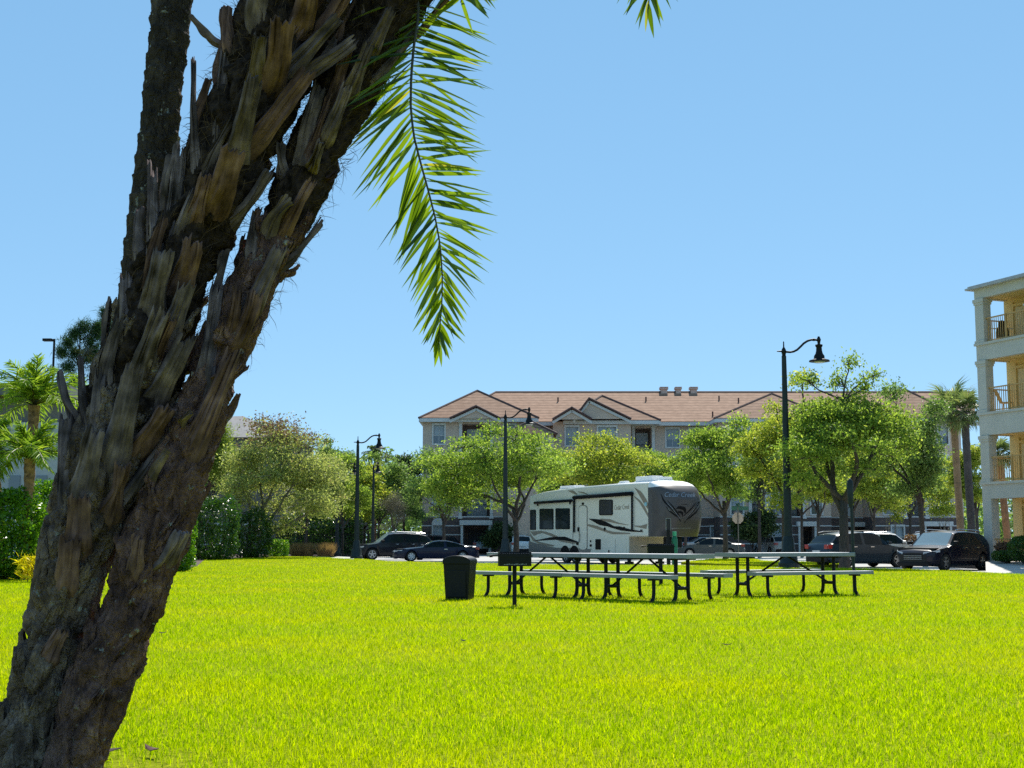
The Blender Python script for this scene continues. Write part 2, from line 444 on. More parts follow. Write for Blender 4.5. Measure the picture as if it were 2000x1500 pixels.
fb = thing('apartment_building', 'long four storey taupe apartment building with terracotta tile roof, far behind the trees', 'building', (0, 114, RZ))
def fx(px, Y): return (px - 1000) / F * Y * 1.004
def fz(py, Y): return P(1000, py, Y).z - RZ
OY = 114.0
def L_(x, y, z): return (x, y - OY, z)
YW, YM, YC, YR = 114.0, 118.0, 116.0, 114.5
EZ = fz(820, YW)
FLOORS = [EZ - 3.0 - 3.0 * k for k in range(4)]
FLOORS[3] = 0.0
BZ = FLOORS[2] + 0.72
wall_m, base_m, win_specs, bal_specs = MB(), MB(), [], []
def bay(px0, px1, Y, wins, bals, ezz=None, ground=()):
    """one stretch of facade: its windows and balconies repeat on floors two to four; the ground floor is the dark banded base"""
    ez = ezz or EZ
    x0, x1 = fx(px0, Y), fx(px1, Y); ops = []
    for fl in range(3):
        f = FLOORS[fl]
        for a, b in wins:
            o = (fx(a, Y), fx(b, Y), f + 0.95, f + 2.55)
            ops.append(o); win_specs.append((*o, Y, fl == 1))
        for a, b in bals:
            o = (fx(a, Y), fx(b, Y), max(f + 0.12, BZ + .03), f + 2.65, 1.6)
            ops.append(o); bal_specs.append((*o[:4], Y))
    zb = BZ
    wall_open(wall_m, x0, x1, zb, ez, Y - OY, ops)
    gops = []
    for kind, a, b, za, zc in ground:
        o = (fx(a, Y), fx(b, Y), za, zc, 1.2 if kind == 'porch' else 0.25)
        gops.append(o)
        if kind != 'porch': win_specs.append((*o[:4], Y, kind == 'arch'))
        else: bal_specs.append((*o[:4], Y, 'porch'))
    wall_open(base_m, x0, x1, -0.1, zb, Y - OY - 0.06, gops)
    for z in (zb - 0.06, zb - .82, zb - 1.58, zb - 2.34):
        xs = [x0] + sorted(v for o in gops if o[2] - .3 < z < o[3] + .3 for v in (o[0] - .16, o[1] + .16)) + [x1]
        for i in range(0, len(xs), 2):
            if xs[i + 1] - xs[i] > .1: base_bands.box2((xs[i], Y - OY - .10, z), (xs[i + 1], Y - OY - .055, z + .09))
base_bands = MB()
bay(826, 1046, YW, [(847, 868), (985, 1006)], [(903, 957)], ground=[('arch', 848, 868, 1.0, 2.5), ('porch', 908, 953, 0.1, 2.5)])
bay(1046, 1082, YM, [(1056, 1072)], [])
bay(1080, 1232, YC, [(1105, 1129), (1168, 1203)], [], ground=[('win', 1105, 1126, .9, 2.4), ('porch', 1165, 1205, .1, 2.4)])
bay(1232, 1402, YM, [(1301, 1325), (1345, 1362)], [(1240, 1272)], ground=[('porch', 1238, 1275, .1, 2.5), ('win', 1385, 1398, .9, 2.4)])
bay(1402, 1618, YR, [(1425, 1447), (1500, 1522), (1580, 1600)], [(1465, 1490), (1535, 1562)], ground=[('win', 1499, 1523, .8, 2.5), ('porch', 1558, 1580, .1, 2.4)])
bay(1618, 1700, YM, [(1640, 1660)], [], ground=[('porch', 1648, 1692, .1, 2.4)])
bay(1700, 1875, YR, [(1720, 1742), (1830, 1850)], [(1765, 1800)], ground=[('win', 1735, 1757, .8, 2.4), ('porch', 1800, 1840, .1, 2.4)])
for a, b, pxs in ((YM, YW, 1046), (YM, YC, 1081), (YM, YC, 1232), (YM, YR, 1402), (YM, YR, 1618), (YM, YR, 1700)):
    x = fx(pxs, b)
    wall_m.poly([(x, b - OY, BZ), (x, a - OY, BZ), (x, a - OY, EZ), (x, b - OY, EZ)])
    base_m.poly([(x, b - OY, -.1), (x, a - OY, -.1), (x, a - OY, BZ), (x, b - OY, BZ)])
xl, xr = fx(826, YW), fx(1875, YR)
for mb_, za, zb in ((base_m, -.1, BZ), (wall_m, BZ, EZ)):
    mb_.poly([(xl, 0, za), (xl, 18, za), (xl, 18, zb), (xl, 0, zb)]); mb_.poly([(xr, .5, za), (xr, 18, za), (xr, 18, zb), (xr, .5, zb)]); mb_.poly([(xl, 18, za), (xr, 18, za), (xr, 18, zb), (xl, 18, zb)])
wall_m.build('wall', M['taupe'], fb)
bw = base_m.build('ground_floor_wall', M['brownwall'], fb)
base_bands.build('white_band', M['white'], bw)
for (a, b, c, d, Y, ar) in win_specs: window(fb, a, b, c, d, Y - OY, arch=ar)
for sp in bal_specs:
    a, b, c, d, Y = sp[:5]; y = Y - OY; porch = len(sp) > 5
    m_ = MB(); m_.box2((a, y + (1.15 if porch else 1.5), c), (b, y + (1.2 if porch else 1.6), d))
    bo = m_.build('porch' if porch else 'balcony', M['brownwall'], fb)
    m_ = MB(); m_.box2((a + .15 * (b - a), y + (1.08 if porch else 1.42), c), (b - .12 * (b - a), y + (1.14 if porch else 1.49), d - .35)); m_.build('sliding_door', M['dark'] if porch else M['blind'], bo)
    if not porch:
        m_ = MB(); m_.box2((a, y + .03, c + .98), (b, y + .08, c + 1.04))
        for k in range(int((b - a) / .13)): m_.box2((a + .06 + k * .13, y + .04, c), (a + .085 + k * .13, y + .065, c + .98))
        m_.build('railing', M['black'], bo)
        for xx in (a - .28, b + .02):
            m_ = MB(); m_.box2((xx, y - .12, c - .05), (xx + .26, y + .02, d + .05)); m_.box2((xx - .06, y - .16, c - .2), (xx + .32, y + .02, c - .05)); m_.box2((xx - .06, y - .16, d + .05), (xx + .32, y + .02, d + .2)); m_.build('column', M['white'], bo)
    else:
        m_ = MB(); m_.box2((a - .4, y - .7, d + .02), (b + .4, y - .07, d + .42))
        for xx in (a - .3, b + .1): m_.box2((xx, y - .6, 0), (xx + .2, y - .4, d + .02))
        m_.build('canopy', M['white'], bo)
# roofs
rf, rg, fa = MB(), MB(), MB()
def lp(px, py, Y): return Vector((fx(px, Y), Y - OY, fz(py, Y)))
mr = [lp(968, 766, 126), lp(1905, 766, 126)]
ez = EZ + .12
rf.poly([(fx(1000, 117), 117 - OY, ez), (fx(1905, 117), 117 - OY, ez), mr[1], mr[0]])
rf.poly([(fx(860, 117), 117 - OY + 1, ez), (fx(1000, 117), 117 - OY, ez), mr[0]])
rf.poly([mr[0], mr[1], (fx(1905, 117), 21, ez), (fx(860, 117), 21, ez)]); rf.poly([(fx(860, 117), 4, ez), mr[0], (fx(860, 117), 21, ez)])
hips(rg, [(mr[0], mr[1]), (mr[0], (fx(860, 117), 3.6, ez))])
def hip(pl, pr, pk, Yf, Yp, yb=8.0):
    p1 = lp(pk[0], pk[1], Yp); p2 = p1 + Vector((0, yb, 0))
    xl_, xr_ = fx(pl, Yf), fx(pr, Yf)
    hip_roof(rf, xl_, xr_, Yf - OY, Yp - OY + yb, ez, (p1, p2))
    hips(rg, [((xl_, Yf - OY, ez), p1), ((xr_, Yf - OY, ez), p1), (p1, p2)])
    fa.box2((xl_, Yf - OY + .02, ez - .34), (xr_, Yf - OY + .3, ez - .03)); fa.box2((xl_ + .02, Yf - OY + .3, ez - .34), (xl_ + .3, 8, ez - .03)); fa.box2((xr_ - .3, Yf - OY + .3, ez - .34), (xr_ - .02, 8, ez - .03))
hip(818, 1052, (932, 763), 113.4, 119.5)
hip(1395, 1626, (1508, 769), 113.8, 119.5)
hip(1692, 1884, (1768, 760), 113.6, 119.5)
hip(1100, 1290, (1176, 773), 115.6, 121)
def gable(pl, pr, pk, Yf, base_py, yb):
    z0 = fz(base_py, Yf); a, b = Vector((fx(pl, Yf), Yf - OY, z0)), Vector((fx(pr, Yf), Yf - OY, z0)); c = lp(pk[0], pk[1], Yf); q = Vector((0, yb, 0))
    wt.poly([a + Vector((.3, .15, 0)), b + Vector((-.3, .15, 0)), c + Vector((0, .15, -.15))])
    n = Vector((0, -.15, 0))
    rf.poly([a + n, c + n, c + q, a + q]); rf.poly([c + n, b + n, b + q, c + q])
    hips(rg, [(a + n, c + n), (c + n, b + n), (c + n, c + q)], .1)
    for u, v in ((a, c), (c, b)):
        fa.bar(u + Vector((0, .05, -.28)), v + Vector((0, .05, -.28)), .1, .22)
wt = MB()
gable(1120, 1233, (1151, 778), 115.0, 818, 7)
gable(1079, 1156, (1117, 796), 114.4, 819, 6)
gable(878, 978, (930, 793), 112.9, 817, 5)
wt.build('gable_wall', M['taupe'], fb)
fa.box2((fx(1046, YM), 3.05, ez - .34), (fx(1905, YM), 3.3, ez - .03))
# low tiled roof over the recess
p0 = lp(1036, 822, 113); e0, e1 = lp(985, 847, 111.6), lp(1088, 847, 111.6)
rf.poly([e0, e1, p0]); rf.poly([e1, (e1.x, 4, e1.z), p0]); rf.poly([e0, p0, (e0.x, 4, e0.z)]); hips(rg, [(p0, e1), (p0, e0)])
wall_m2 = MB(); wall_m2.box2((e0.x + .3, -2.1, 0), (e1.x - .3, -.06, e0.z - .05)); wall_m2.build('entry_wall', M['taupe'], fb)
ro = rf.build('roof', M['tile'], fb)
rg.build('ridge_tile', M['ridge'], ro)
fa.build('fascia', M['white'], ro)
for px, w in ((1297, 16), (1325, 13), (1355, 16)):
    m_ = MB(); c = lp(px, 764, 126); hw = w / 2 / F * 126
    m_.box2((c.x - hw * .75, c.y - .4, c.z - .5), (c.x + hw * .75, c.y + .4, c.z + .14)); m_.box2((c.x - hw, c.y - .5, c.z + .14), (c.x + hw, c.y + .5, c.z + .24)); m_.box2((c.x - hw * .8, c.y - .4, c.z + .24), (c.x + hw * .8, c.y + .4, c.z + .29)); m_.box2((c.x - hw, c.y - .5, c.z + .29), (c.x + hw, c.y + .5, c.z + .37))
    m_.build('chimney', mat('chimney_stucco', (.62, .46, .38), .9), ro)
for px, py in ((1000, 800), (1090, 785), (1262, 784), (1405, 782), (1443, 786), (1392, 812)):
    t = (py - 766) / 56; y_ = 126 - 9 * t
    m_ = MB(); c = Vector((fx(px, y_), y_ - OY, mr[0].z + (ez - mr[0].z) * t)); m_.tube([c + Vector((0, 0, -.2)), c + Vector((0, 0, .4))], .07, 8); m_.build('vent_pipe', M['ridge'], ro)

# right-hand balcony building
A_ = R(-68)
rb0 = Vector((19.55, 55.5, 0))
rb = thing('balcony_building', 'pale four storey building with stacked corner balconies and yellow walls inside', 'building', rb0, A_)
m_ = MB()
LV = [(-.05, -.05), (2.72, 3.38), (5.35, 6.27), (8.5, 9.2), (11.12, 11.52)]
for k, (b, t) in enumerate(LV):
    if k == 0: m_.box2((-.1, -.1, -.4), (14, 1.55, .02)); continue
    m_.box2((0, 0, b), (14, .22, t)); m_.box2((0, .22, b + .02), (.22, 1.55, t - .002))
    m_.box2((.22, .22, t - .2), (14, 1.55, t - .01))
    if k < 4:
        m_.box2((-.07, -.07, t - .07), (14, 0, t + .03)); m_.box2((-.07, 0, t - .07), (0, 1.6, t + .03))
slab = m_.build('balcony_slab', M['cream'], rb)
m_ = MB()
for k in range(1, 5): m_.box2((.22, .22, LV[k][0] + .05), (13.9, 1.56, LV[k][0] + .12))
m_.build('balcony_ceiling', M['yellow'], rb)
m_ = MB(); m_.box2((-.26, -.26, 11.52), (14.2, 12, 11.60)); m_.box2((-.18, -.18, 11.60), (14, 12, 11.68)); m_.build('roof', mat('pale_roof_edge', (.42, .42, .42), .7), rb)
for k in range(4):
    b, t = LV[k][1], LV[k + 1][0]
    if k == 0: b = .02
    for x in (0.0, 4.6, 9.2):
        m_ = MB(); m_.box2((x, .002, b), (x + .5, .4, t))
        if k > 0: m_.box2((x - .06, -.06, t - .16), (x + .56, .46, t - .02)); m_.box2((x - .03, -.03, t - .26), (x + .53, .43, t - .16)); m_.box2((x - .04, -.04, b + .03), (x + .54, .44, b + .14))
        m_.build('column', M['cream'], rb)
    m_ = MB(); m_.box2((2.85, .02, b), (3.15, .3, b + 1.2)); m_.box2((2.8, -.02, b + 1.2), (3.2, .34, b + 1.28)); m_.build('parapet_post', M['cream'], rb)
    for xa, xb in ((.5, 2.85), (3.15, 4.6), (5.1, 9.2)):
        m_ = MB(); m_.box2((xa, .1, b + 1.02), (xb, .15, b + 1.07)); m_.box2((xa, .1, b + .08), (xb, .15, b + .12))
        n_ = int((xb - xa) / .12)
        for q in range(1, n_): m_.box2((xa + q * .12, .112, b + .12), (xa + q * .12 + .02, .132, b + 1.02))
        m_.box2(((xa + xb) / 2 - .03, .09, b), ((xa + xb) / 2 + .03, .15, b + 1.1))
        m_.build('railing', M['rail'], rb)
    m_ = MB(); m_.box2((.1, .4, b + 1.02), (.15, 1.55, b + 1.07)); m_.box2((.1, .4, b + .08), (.15, 1.55, b + .12))
    for q in range(1, 10): m_.box2((.112, .4 + q * .12, b + .12), (.132, .42 + q * .12, b + 1.02))
    m_.build('railing', M['rail'], rb)
    m_ = MB(); m_.box2((.55, 1.49, b), (.62, 1.58, t - .1)); m_.box2((.62, 1.49, t - .3), (2.4, 1.58, t - .2)); m_.box2((2.4, 1.49, b), (2.47, 1.58, t - .2)); d_ = m_.build('door_frame', M['yellow'], rb)
    m_ = MB(); m_.box2((.7, 1.54, b), (2.36, 1.575, t - .35)); m_.build('door', mat('door_panel', (.62, .5, .26), .6), d_)
m_ = MB(); m_.box2((-.02, 1.60, 0), (14, 11.8, 11.52)); m_.build('wall', M['cream'], rb)
m_ = MB(); m_.box2((0, 1.57, 0), (14, 1.598, 11.5)); m_.build('balcony_wall', M['yellow'], rb)
def rbp(x, y, z): return rb.matrix_basis @ Vector((x, y, z))
Mrb = Matrix.Translation(rb0) @ Matrix.Rotation(A_, 4, 'Z')
rbp = lambda x, y, z: Mrb @ Vector((x, y, z))
t = thing('covered_grill', 'dark covered barbecue grill behind the top floor balcony railing', 'grill', rbp(.75, .75, 9.2))
m_ = MB(); m_.lathe([(.26, .0), (.27, .45), (.24, .62), (.16, .72), (.17, .78), (.13, .92), (.03, .97)], (0, 0, 0), 14); m_.build('cover', M['black'], t)
m_ = MB(); m_.tube([(-.45, 0, .62), (.45, 0, .62)], .025, 6); m_.build('handle', M['chrome'], t)
t = thing('wooden_chair', 'orange brown wooden folding chair leaning on the third floor balcony', 'chair', rbp(.8, .75, 6.27), A_ + .5)
m_ = MB(); m_.box((0, 0, .42), (.45, .45, .04)); m_.build('seat', M['rail'], t)
m_ = MB(); m_.bar((-.2, 0, .42), (-.45, 0, 1.0), .42, .03); m_.build('backrest', M['rail'], t)
for sx in (-.2, .2):
    for sy in (-.2, .2):
        m_ = MB(); m_.tube([(sx, sy, .42), (sx * 1.1, sy, 0)], .02, 6); m_.build('leg', M['rail'], t)

# buildings and fence at the left
lb = thing('grey_building', 'low grey taupe building with pale wall behind the palms on the far left', 'building', (0, 62, 0))
def zl(py, Y): return P(0, py, Y).z
m_ = MB(); x0, x1 = fx(-420, 62), fx(118, 62)
m_.box2((x0, 0, 0), (x1, 14, zl(775, 62))); m_.build('wall', mat('grey_taupe_wall', (.18, .165, .16), .9), lb)
m_ = MB(); m_.box2((x0 - .3, -.9, zl(775, 62)), (x1 + .3, 14.5, zl(752, 62))); m_.build('roof', M['greyroof'], lb)
m_ = MB(); m_.box2((x0, -.35, 0), (x1 + .8, -.02, zl(826, 62))); m_.build('pale_wall', mat('pale_panel_wall', (.46, .47, .49), .8, var=.06), lb)
for px in (-150, -60, 40, 92):
    m_ = MB(); x = fx(px, 62); m_.box2((x - .25, -.40, 2.2), (x + .25, -.352, 4.0)); m_.build('window', M['pane'], lb)
hb = thing('hip_roofed_building', 'building with plain grey hipped roof showing above the spreading olive tree', 'building', (0, 104, RZ))
m_ = MB(); x0, x1 = fx(300, 104), fx(560, 104); ze = P(0, 850, 104).z; zp = P(0, 796, 104).z
hip_roof(m_, x0 - .5, x1 + .5, -.5, 14.5, ze, (Vector((x0 + 6, 5, zp)), Vector((fx(430, 104), 5.2, zp)))); m_.build('roof', M['greyroof'], hb)
m_ = MB(); m_.box2((x0, 0, 0), (x1, 14, ze - .02)); m_.build('wall', mat('warm_grey_wall', (.2, .18, .16), .9), hb)
for k in range(4):
    window(hb, x0 + 2 + k * 2.3, x0 + 3.2 + k * 2.3, 1.0, 2.4, 0)
fn = thing('picket_fence', 'dark metal picket fence running below the thin trees left of the black vehicles', 'fence', (0, 0, 0))
xa, xb = fx(545, 97), fx(840, 97); zt = 1.55
m_ = MB()
for z in (zt - .12, .25): m_.box2((xa, 96.97, z), (xb, 97.03, z + .05))
n_ = int((xb - xa) / .14)
for k in range(n_): m_.box2((xa + k * .14, 96.985, RZ), (xa + k * .14 + .028, 97.015, zt))
m_.build('picket_panel', M['black'], fn)
for k in range(6):
    m_ = MB(); x = xa + k * (xb - xa) / 5; m_.box2((x - .06, 96.92, RZ), (x + .06, 97.08, zt + .15)); m_.build('post', M['black'], fn)
sh = thing('low_outbuilding', 'low dark shed with pale strip under its roof behind the picket fence', 'building', (0, 0, 0))
m_ = MB(); m_.box2((fx(550, 103), 103, RZ), (fx(705, 103), 107, 1.9)); m_.build('wall', M['brownwall'], sh)
m_ = MB(); m_.box2((fx(545, 103), 102.6, 1.9), (fx(710, 103), 107.4, 2.75)); m_.build('roof', mat('pale_fascia', (.16, .165, .18), .7), sh)
for k in range(3):
    m_ = MB(); x = fx(565 + k * 45, 103); m_.box2((x, 102.94, .5), (x + .9, 102.99, 1.6)); m_.build('window', M['pane'], sh)
# ---------------------------------------------------------------- fifth-wheel trailer
RVX, RVA = Vector((0.98, 75.8, RZ)), R(-60)
rv = thing('travel_trailer', 'long cream and brown fifth wheel trailer with dark rounded nose parked behind the picnic tables', 'trailer', RVX, RVA)
MRV = Matrix.Translation(RVX) @ Matrix.Rotation(RVA, 4, 'Z'); IRV = MRV.inverted()
eye_l = IRV @ Vector((0, 0, CAMH))
def rvp(px, py, off=0.0):
    """point of the trailer's near side wall (local x along it, z up) that the photo shows at this pixel"""
    d = IRV.to_3x3() @ ray(px, py)
    t = (off - eye_l.y) / d.y
    return eye_l + d * t
M['rvcream'] = mat('cream_gelcoat', (0.72, 0.69, 0.56), 0.3, var=0.03, scale=1, coat=0.3)
M['rvroof'] = mat('white_roof_membrane', (0.8, 0.8, 0.78), 0.5, var=0.04)
M['rvgrey'] = mat('warm_grey_gelcoat', (0.17, 0.155, 0.135), 0.3, var=0.05, coat=0.3)
M['rvnose'] = mat('dark_grey_brown_gelcoat', (0.080, 0.070, 0.066), 0.42, var=0.08, scale=2, coat=0.12, spec=0.3)
M['rvtan'] = mat('tan_vinyl_panel', (0.50, 0.40, 0.29), 0.5, var=0.05)
M['rvblack'] = mat('black_vinyl_graphic', (0.006, 0.006, 0.007), 0.5, var=0.1, spec=0.12)
M['rvsilver'] = mat('silver_letters', (0.33, 0.34, 0.36), 0.35, metal=0.3, var=0.05)
M['rvtaupe'] = mat('taupe_vinyl_graphic', (0.26, 0.21, 0.15), 0.35, var=0.05)
RW = 2.6; S1 = rvp(1266, 1000).x; S0 = rvp(1227, 1060).x; ZB = rvp(1262, 1048).z
roofl = [rvp(a, b) for a, b in ((1034, 969), (1048, 964.5), (1065, 960), (1100, 955), (1130, 951), (1165, 948), (1200, 945.5), (1235, 943.5), (1266, 942))]
prof = [(0, .42), (S0, .36), (S0, ZB), (S1, ZB)] + [(p.x, p.z) for p in reversed(roofl)]
prof[-1] = (0.0, prof[-1][1])
m_ = MB(); m_.prism([(x, 0, z) for x, z in prof], (0, RW, 0)); body = m_.build('body', M['rvcream'], rv, bevel=0.09, segs=3)
rl = [Vector((0.05, 0, roofl[0].z))] + roofl[1:]
m_ = MB()
for i in range(len(rl) - 1):
    a, b = rl[i], rl[i + 1]
    q = [(a.x, .10, a.z + .004), (b.x, .10, b.z + .004), (b.x, RW - .1, b.z + .004), (a.x, RW - .1, a.z + .004)]
    u = [(a.x, RW / 2, a.z + .11), (b.x, RW / 2, b.z + .11)]
    m_.poly([q[0], q[1], u[1], u[0]]); m_.poly([u[0], u[1], q[2], q[3]])
m_.build('roof', M['rvroof'], rv)
ZT = roofl[-1].z
# nose cap
nv, nu = 22, 40
ts = [k / nv for k in range(nv + 1)]
def ext(t): return float(np.interp(t, [0, .12, .3, .5, .68, .82, .92, .97, 1], [1.05, 1.3, 1.5, 1.52, 1.42, 1.18, .85, .55, .12]))
def nose_pt(t, a):
    c, s_ = cos(a), sin(a); n_ = 2 / 3.2
    e = ext(t); sh = 0.0 if t < .85 else .06 * ((t - .85) / .15) ** 2
    o = RW / 2 - math.copysign(abs(c) ** n_, c) * (RW / 2 - sh)
    return (S1 + e * abs(s_) ** n_, o, ZB + (ZT + .10 - ZB) * t - (0.10 * (abs(c) ** 2) if t > .9 else 0))
V_, F_, I_ = [], [], []
for t in ts:
    for k in range(nu + 1): V_.append(nose_pt(t, pi * k / nu))
for i in range(nv):
    for k in range(nu):
        F_.append((i * (nu + 1) + k, i * (nu + 1) + k + 1, (i + 1) * (nu + 1) + k + 1, (i + 1) * (nu + 1) + k)); I_.append(1 if i >= nv - 2 else 0)
m_ = MB(); m_.v, m_.f, m_.m = V_, F_, I_
m_.f.append(tuple(nv * (nu + 1) + k for k in range(nu + 1))); m_.m.append(1)
m_.f.append(tuple(reversed(range(nu + 1)))); m_.m.append(0)
nose = m_.build('nose_cap', [M['rvnose'], M['rvroof']], rv, auto=50)
bvh = BVHTree.FromPolygons([MRV @ Vector(v) for v in V_], F_[:nv * nu])
def nosep(px, py, off=0.008):
    h = bvh.ray_cast(Vector((0, 0, CAMH)), ray(px, py).normalized())
    if h[0] is None: return None
    n = h[1] if h[1].dot(ray(px, py)) < 0 else -h[1]
    return IRV @ (h[0] + n * off)
def nose_strip(mb, pts, w, off=0.012, sub=14):
    P_ = [Vector((a, b, 0)) for a, b in pts]; L = []
    for k in range(sub + 1):
        u = k / sub * (len(P_) - 1); i = min(int(u), len(P_) - 2); f_ = u - i
        p = P_[i].lerp(P_[i + 1], f_); d = (P_[i + 1] - P_[i]).normalized(); n = Vector((-d.y, d.x, 0))
        ww = np.interp(k / sub, np.linspace(0, 1, len(w)), w) / 2
        A, B = nosep(p.x + n.x * ww, p.y + n.y * ww, off), nosep(p.x - n.x * ww, p.y - n.y * ww, off)
        if A is not None and B is not None: L.append((A, B))
    for (a, b), (c, d) in zip(L, L[1:]): mb.poly([a, b, d, c])
zz = lambda x, y: (1240 + x * 160 / 1714, 920 + y * 140 / 1500)
m_ = MB()
for pts, w in (([(545, 480), (600, 620), (760, 780), (880, 900), (960, 1060)], [0.6, 3.2, 3.4, 3, .8]), ([(650, 740), (720, 830), (850, 930), (920, 980)], [.6, 3, 3, .6]), ([(680, 620), (790, 740), (900, 880), (945, 960)], [.6, 2.4, 2, .6]),
               ([(1385, 480), (1360, 620), (1230, 820), (1100, 960), (1035, 1085)], [.6, 3.2, 3.6, 3, .8]), ([(1350, 760), (1270, 870), (1150, 970), (1090, 1020)], [.6, 3, 3, .6]), ([(1290, 650), (1180, 790), (1060, 900), (1005, 950)], [.6, 2.4, 2, .6]),
               ([(860, 790), (930, 760), (1040, 790), (1050, 880)], [1, 5.5, 7, 2]), ([(905, 850), (985, 870), (1000, 950)], [3, 5, .8]), ([(970, 700), (1090, 700)], [.4, 1.2])):
    nose_strip(m_, [zz(*p) for p in pts], w)
m_.build('black_emblem', M['rvblack'], nose)
m_ = MB()
for pts, w in (([(660, 650), (780, 780), (880, 910), (950, 1010)], [.3, .7, .6, .3]), ([(1320, 680), (1200, 840), (1100, 950), (1050, 1040)], [.3, .7, .6, .3]), ([(690, 780), (735, 835)], [.3, .8]), ([(770, 1195), (1170, 1190)], [.7, .7]), ([(770, 1195), (790, 1220)], [.7, .7])):
    nose_strip(m_, [zz(*p) for p in pts], w, .016)
m_.build('silver_trim_line', M['rvsilver'], nose)
def text_mesh(s, shear=0.25):
    cu = bpy.data.curves.new('lettering', 'FONT'); cu.body = s; cu.size = 1; cu.shear = shear; cu.resolution_u = 3
    o = bpy.data.objects.new('lettering', cu); COL.objects.link(o)
    bpy.context.view_layer.update()
    me = bpy.data.meshes.new_from_object(o.evaluated_get(bpy.context.evaluated_depsgraph_get()))
    vs_ = [tuple(v.co) for v in me.vertices]; fs = [tuple(p.vertices) for p in me.polygons]
    bpy.data.objects.remove(o); bpy.data.curves.remove(cu); bpy.data.meshes.remove(me)
    x0 = min(v[0] for v in vs_); x1 = max(v[0] for v in vs_); y0 = min(v[1] for v in vs_); y1 = max(v[1] for v in vs_)
    return [((v[0] - x0) / (x1 - x0), (v[1] - y0) / (y1 - y0)) for v in vs_], fs
tv, tf = text_mesh('Cedar Creek')
m_ = MB(); m_.add([nosep(1298.5 + u * 60, 970.5 - v * 9.5 + 1.0 * u, .014) for u, v in tv], tf); m_.build('lettering', M['rvsilver'], nose)
# side wall graphics, windows, doors, awning
zr = lambda x, y: (1000 + x / 5.0, 900 + y / 5.0)
def side(name, m, polys, off=-0.012, th=0.010, par=None):
    mb = MB()
    for pts in polys: mb.prism([rvp(*zr(*p), 0).xz.to_3d().xzy + Vector((0, off, 0)) for p in pts], (0, th, 0))
    return mb.build(name, m, par or rv)
def curve2(top, bot, n=10):
    """outline between two smooth edges given as pixel polylines"""
    def smp(pl):
        a = np.array(pl, float); d = np.concatenate([[0], np.cumsum(np.hypot(*np.diff(a, axis=0).T))]); u = np.linspace(0, d[-1], n)
        return [(float(np.interp(x, d, a[:, 0])), float(np.interp(x, d, a[:, 1]))) for x in u]
    return smp(top) + smp(bot)[::-1]
side('lower_skirt', M['rvgrey'], [curve2([(165, 782), (260, 812), (420, 848), (560, 850), (775, 862)], [(166, 930), (480, 930), (750, 930), (752, 928)])], -.016)
side('taupe_swoosh', M['rvtaupe'], [curve2([(178, 690), (300, 682), (420, 720), (480, 760), (640, 800)], [(215, 735), (290, 702), (395, 740), (470, 790), (600, 812)]),
                                    curve2([(180, 700), (200, 740), (260, 790), (420, 825)], [(178, 730), (200, 780), (290, 822), (400, 838)]),
                                    curve2([(670, 610), (820, 630), (960, 690), (1160, 705)], [(680, 615), (830, 665), (980, 718), (1150, 715)]),
                                    curve2([(860, 565), (960, 570), (1040, 605), (1140, 625)], [(870, 580), (960, 600), (1050, 618), (1135, 628)]),
                                    curve2([(1195, 260), (1262, 300), (1310, 370), (1328, 420)], [(1200, 262), (1240, 330), (1290, 420), (1326, 470)]),
                                    curve2([(1198, 345), (1250, 385), (1300, 450), (1330, 520)], [(1200, 360), (1240, 400), (1290, 480), (1328, 545)]),
                                    curve2([(1195, 632), (1260, 635), (1322, 615)], [(1200, 640), (1260, 655), (1312, 665)]),
                                    curve2([(545, 290), (600, 288), (640, 325)], [(560, 300), (600, 320), (635, 330)]), curve2([(640, 298), (700, 305), (745, 325)], [(650, 305), (700, 318), (740, 328)])], -.014)
side('black_swoosh', M['rvblack'], [curve2([(225, 778), (400, 742), (520, 740), (660, 795)], [(240, 782), (400, 772), (500, 775), (640, 800)]),
                                    curve2([(750, 565), (860, 572), (930, 600), (1000, 640)], [(765, 575), (850, 625), (920, 640), (980, 640)]),
                                    curve2([(930, 638), (1050, 640), (1160, 670), (1285, 690)], [(960, 650), (1060, 680), (1160, 692), (1280, 697)])], -.018)
def rrect(x0, y0, x1, y1, r=8):
    o = []
    for cx, cy, a0 in ((x1 - r, y0 + r, -90), (x1 - r, y1 - r, 0), (x0 + r, y1 - r, 90), (x0 + r, y0 + r, 180)):
        o += [(cx + r * cos(R(a0 + k * 22.5)), cy + r * sin(R(a0 + k * 22.5))) for k in range(5)]
    return o
sl = MB(); a, b = rvp(1036, 979), rvp(1121, 1070)
sl.box2((a.x, -.010, b.z), (rvp(1121, 1000).x, .02, rvp(1121, 979).z)); sl.build('slide_out', M['rvcream'], rv)
for q in ((180, 478, 236, 676), (272, 468, 408, 670), (428, 464, 568, 668)):
    f_ = side('window', M['rvblack'], [rrect(*q)], -.03, .02)
    side('pane', M['glass'], [rrect(q[0] + 7, q[1] + 7, q[2] - 7, q[3] - 7, 6)], -.036, .004, f_)
f_ = side('window', M['rvblack'], [rrect(854, 380, 986, 532, 14)], -.03, .03)
side('pane', mat('tinted_pane', (.03, .03, .032), .15), [rrect(862, 388, 978, 524, 10)], -.036, .004, f_)
dr = side('door', M['rvcream'], [rrect(658, 440, 733, 866, 26)], -.03, .03)
side('door_seam', M['rvgrey'], [rrect(653, 433, 738, 872, 28)], -.015, .015, dr)
side('door_handle', M['rvblack'], [rrect(645, 648, 664, 690, 6)], -.05, .02, dr)
mb = MB(); mb.tube([rvp(*zr(658, 660)) + Vector((0, -.06, 0)), rvp(*zr(676, 740)) + Vector((0, -.09, 0)), rvp(*zr(664, 800)) + Vector((0, -.06, 0))], .015, 6); mb.build('grab_rail', M['rvblack'], dr)
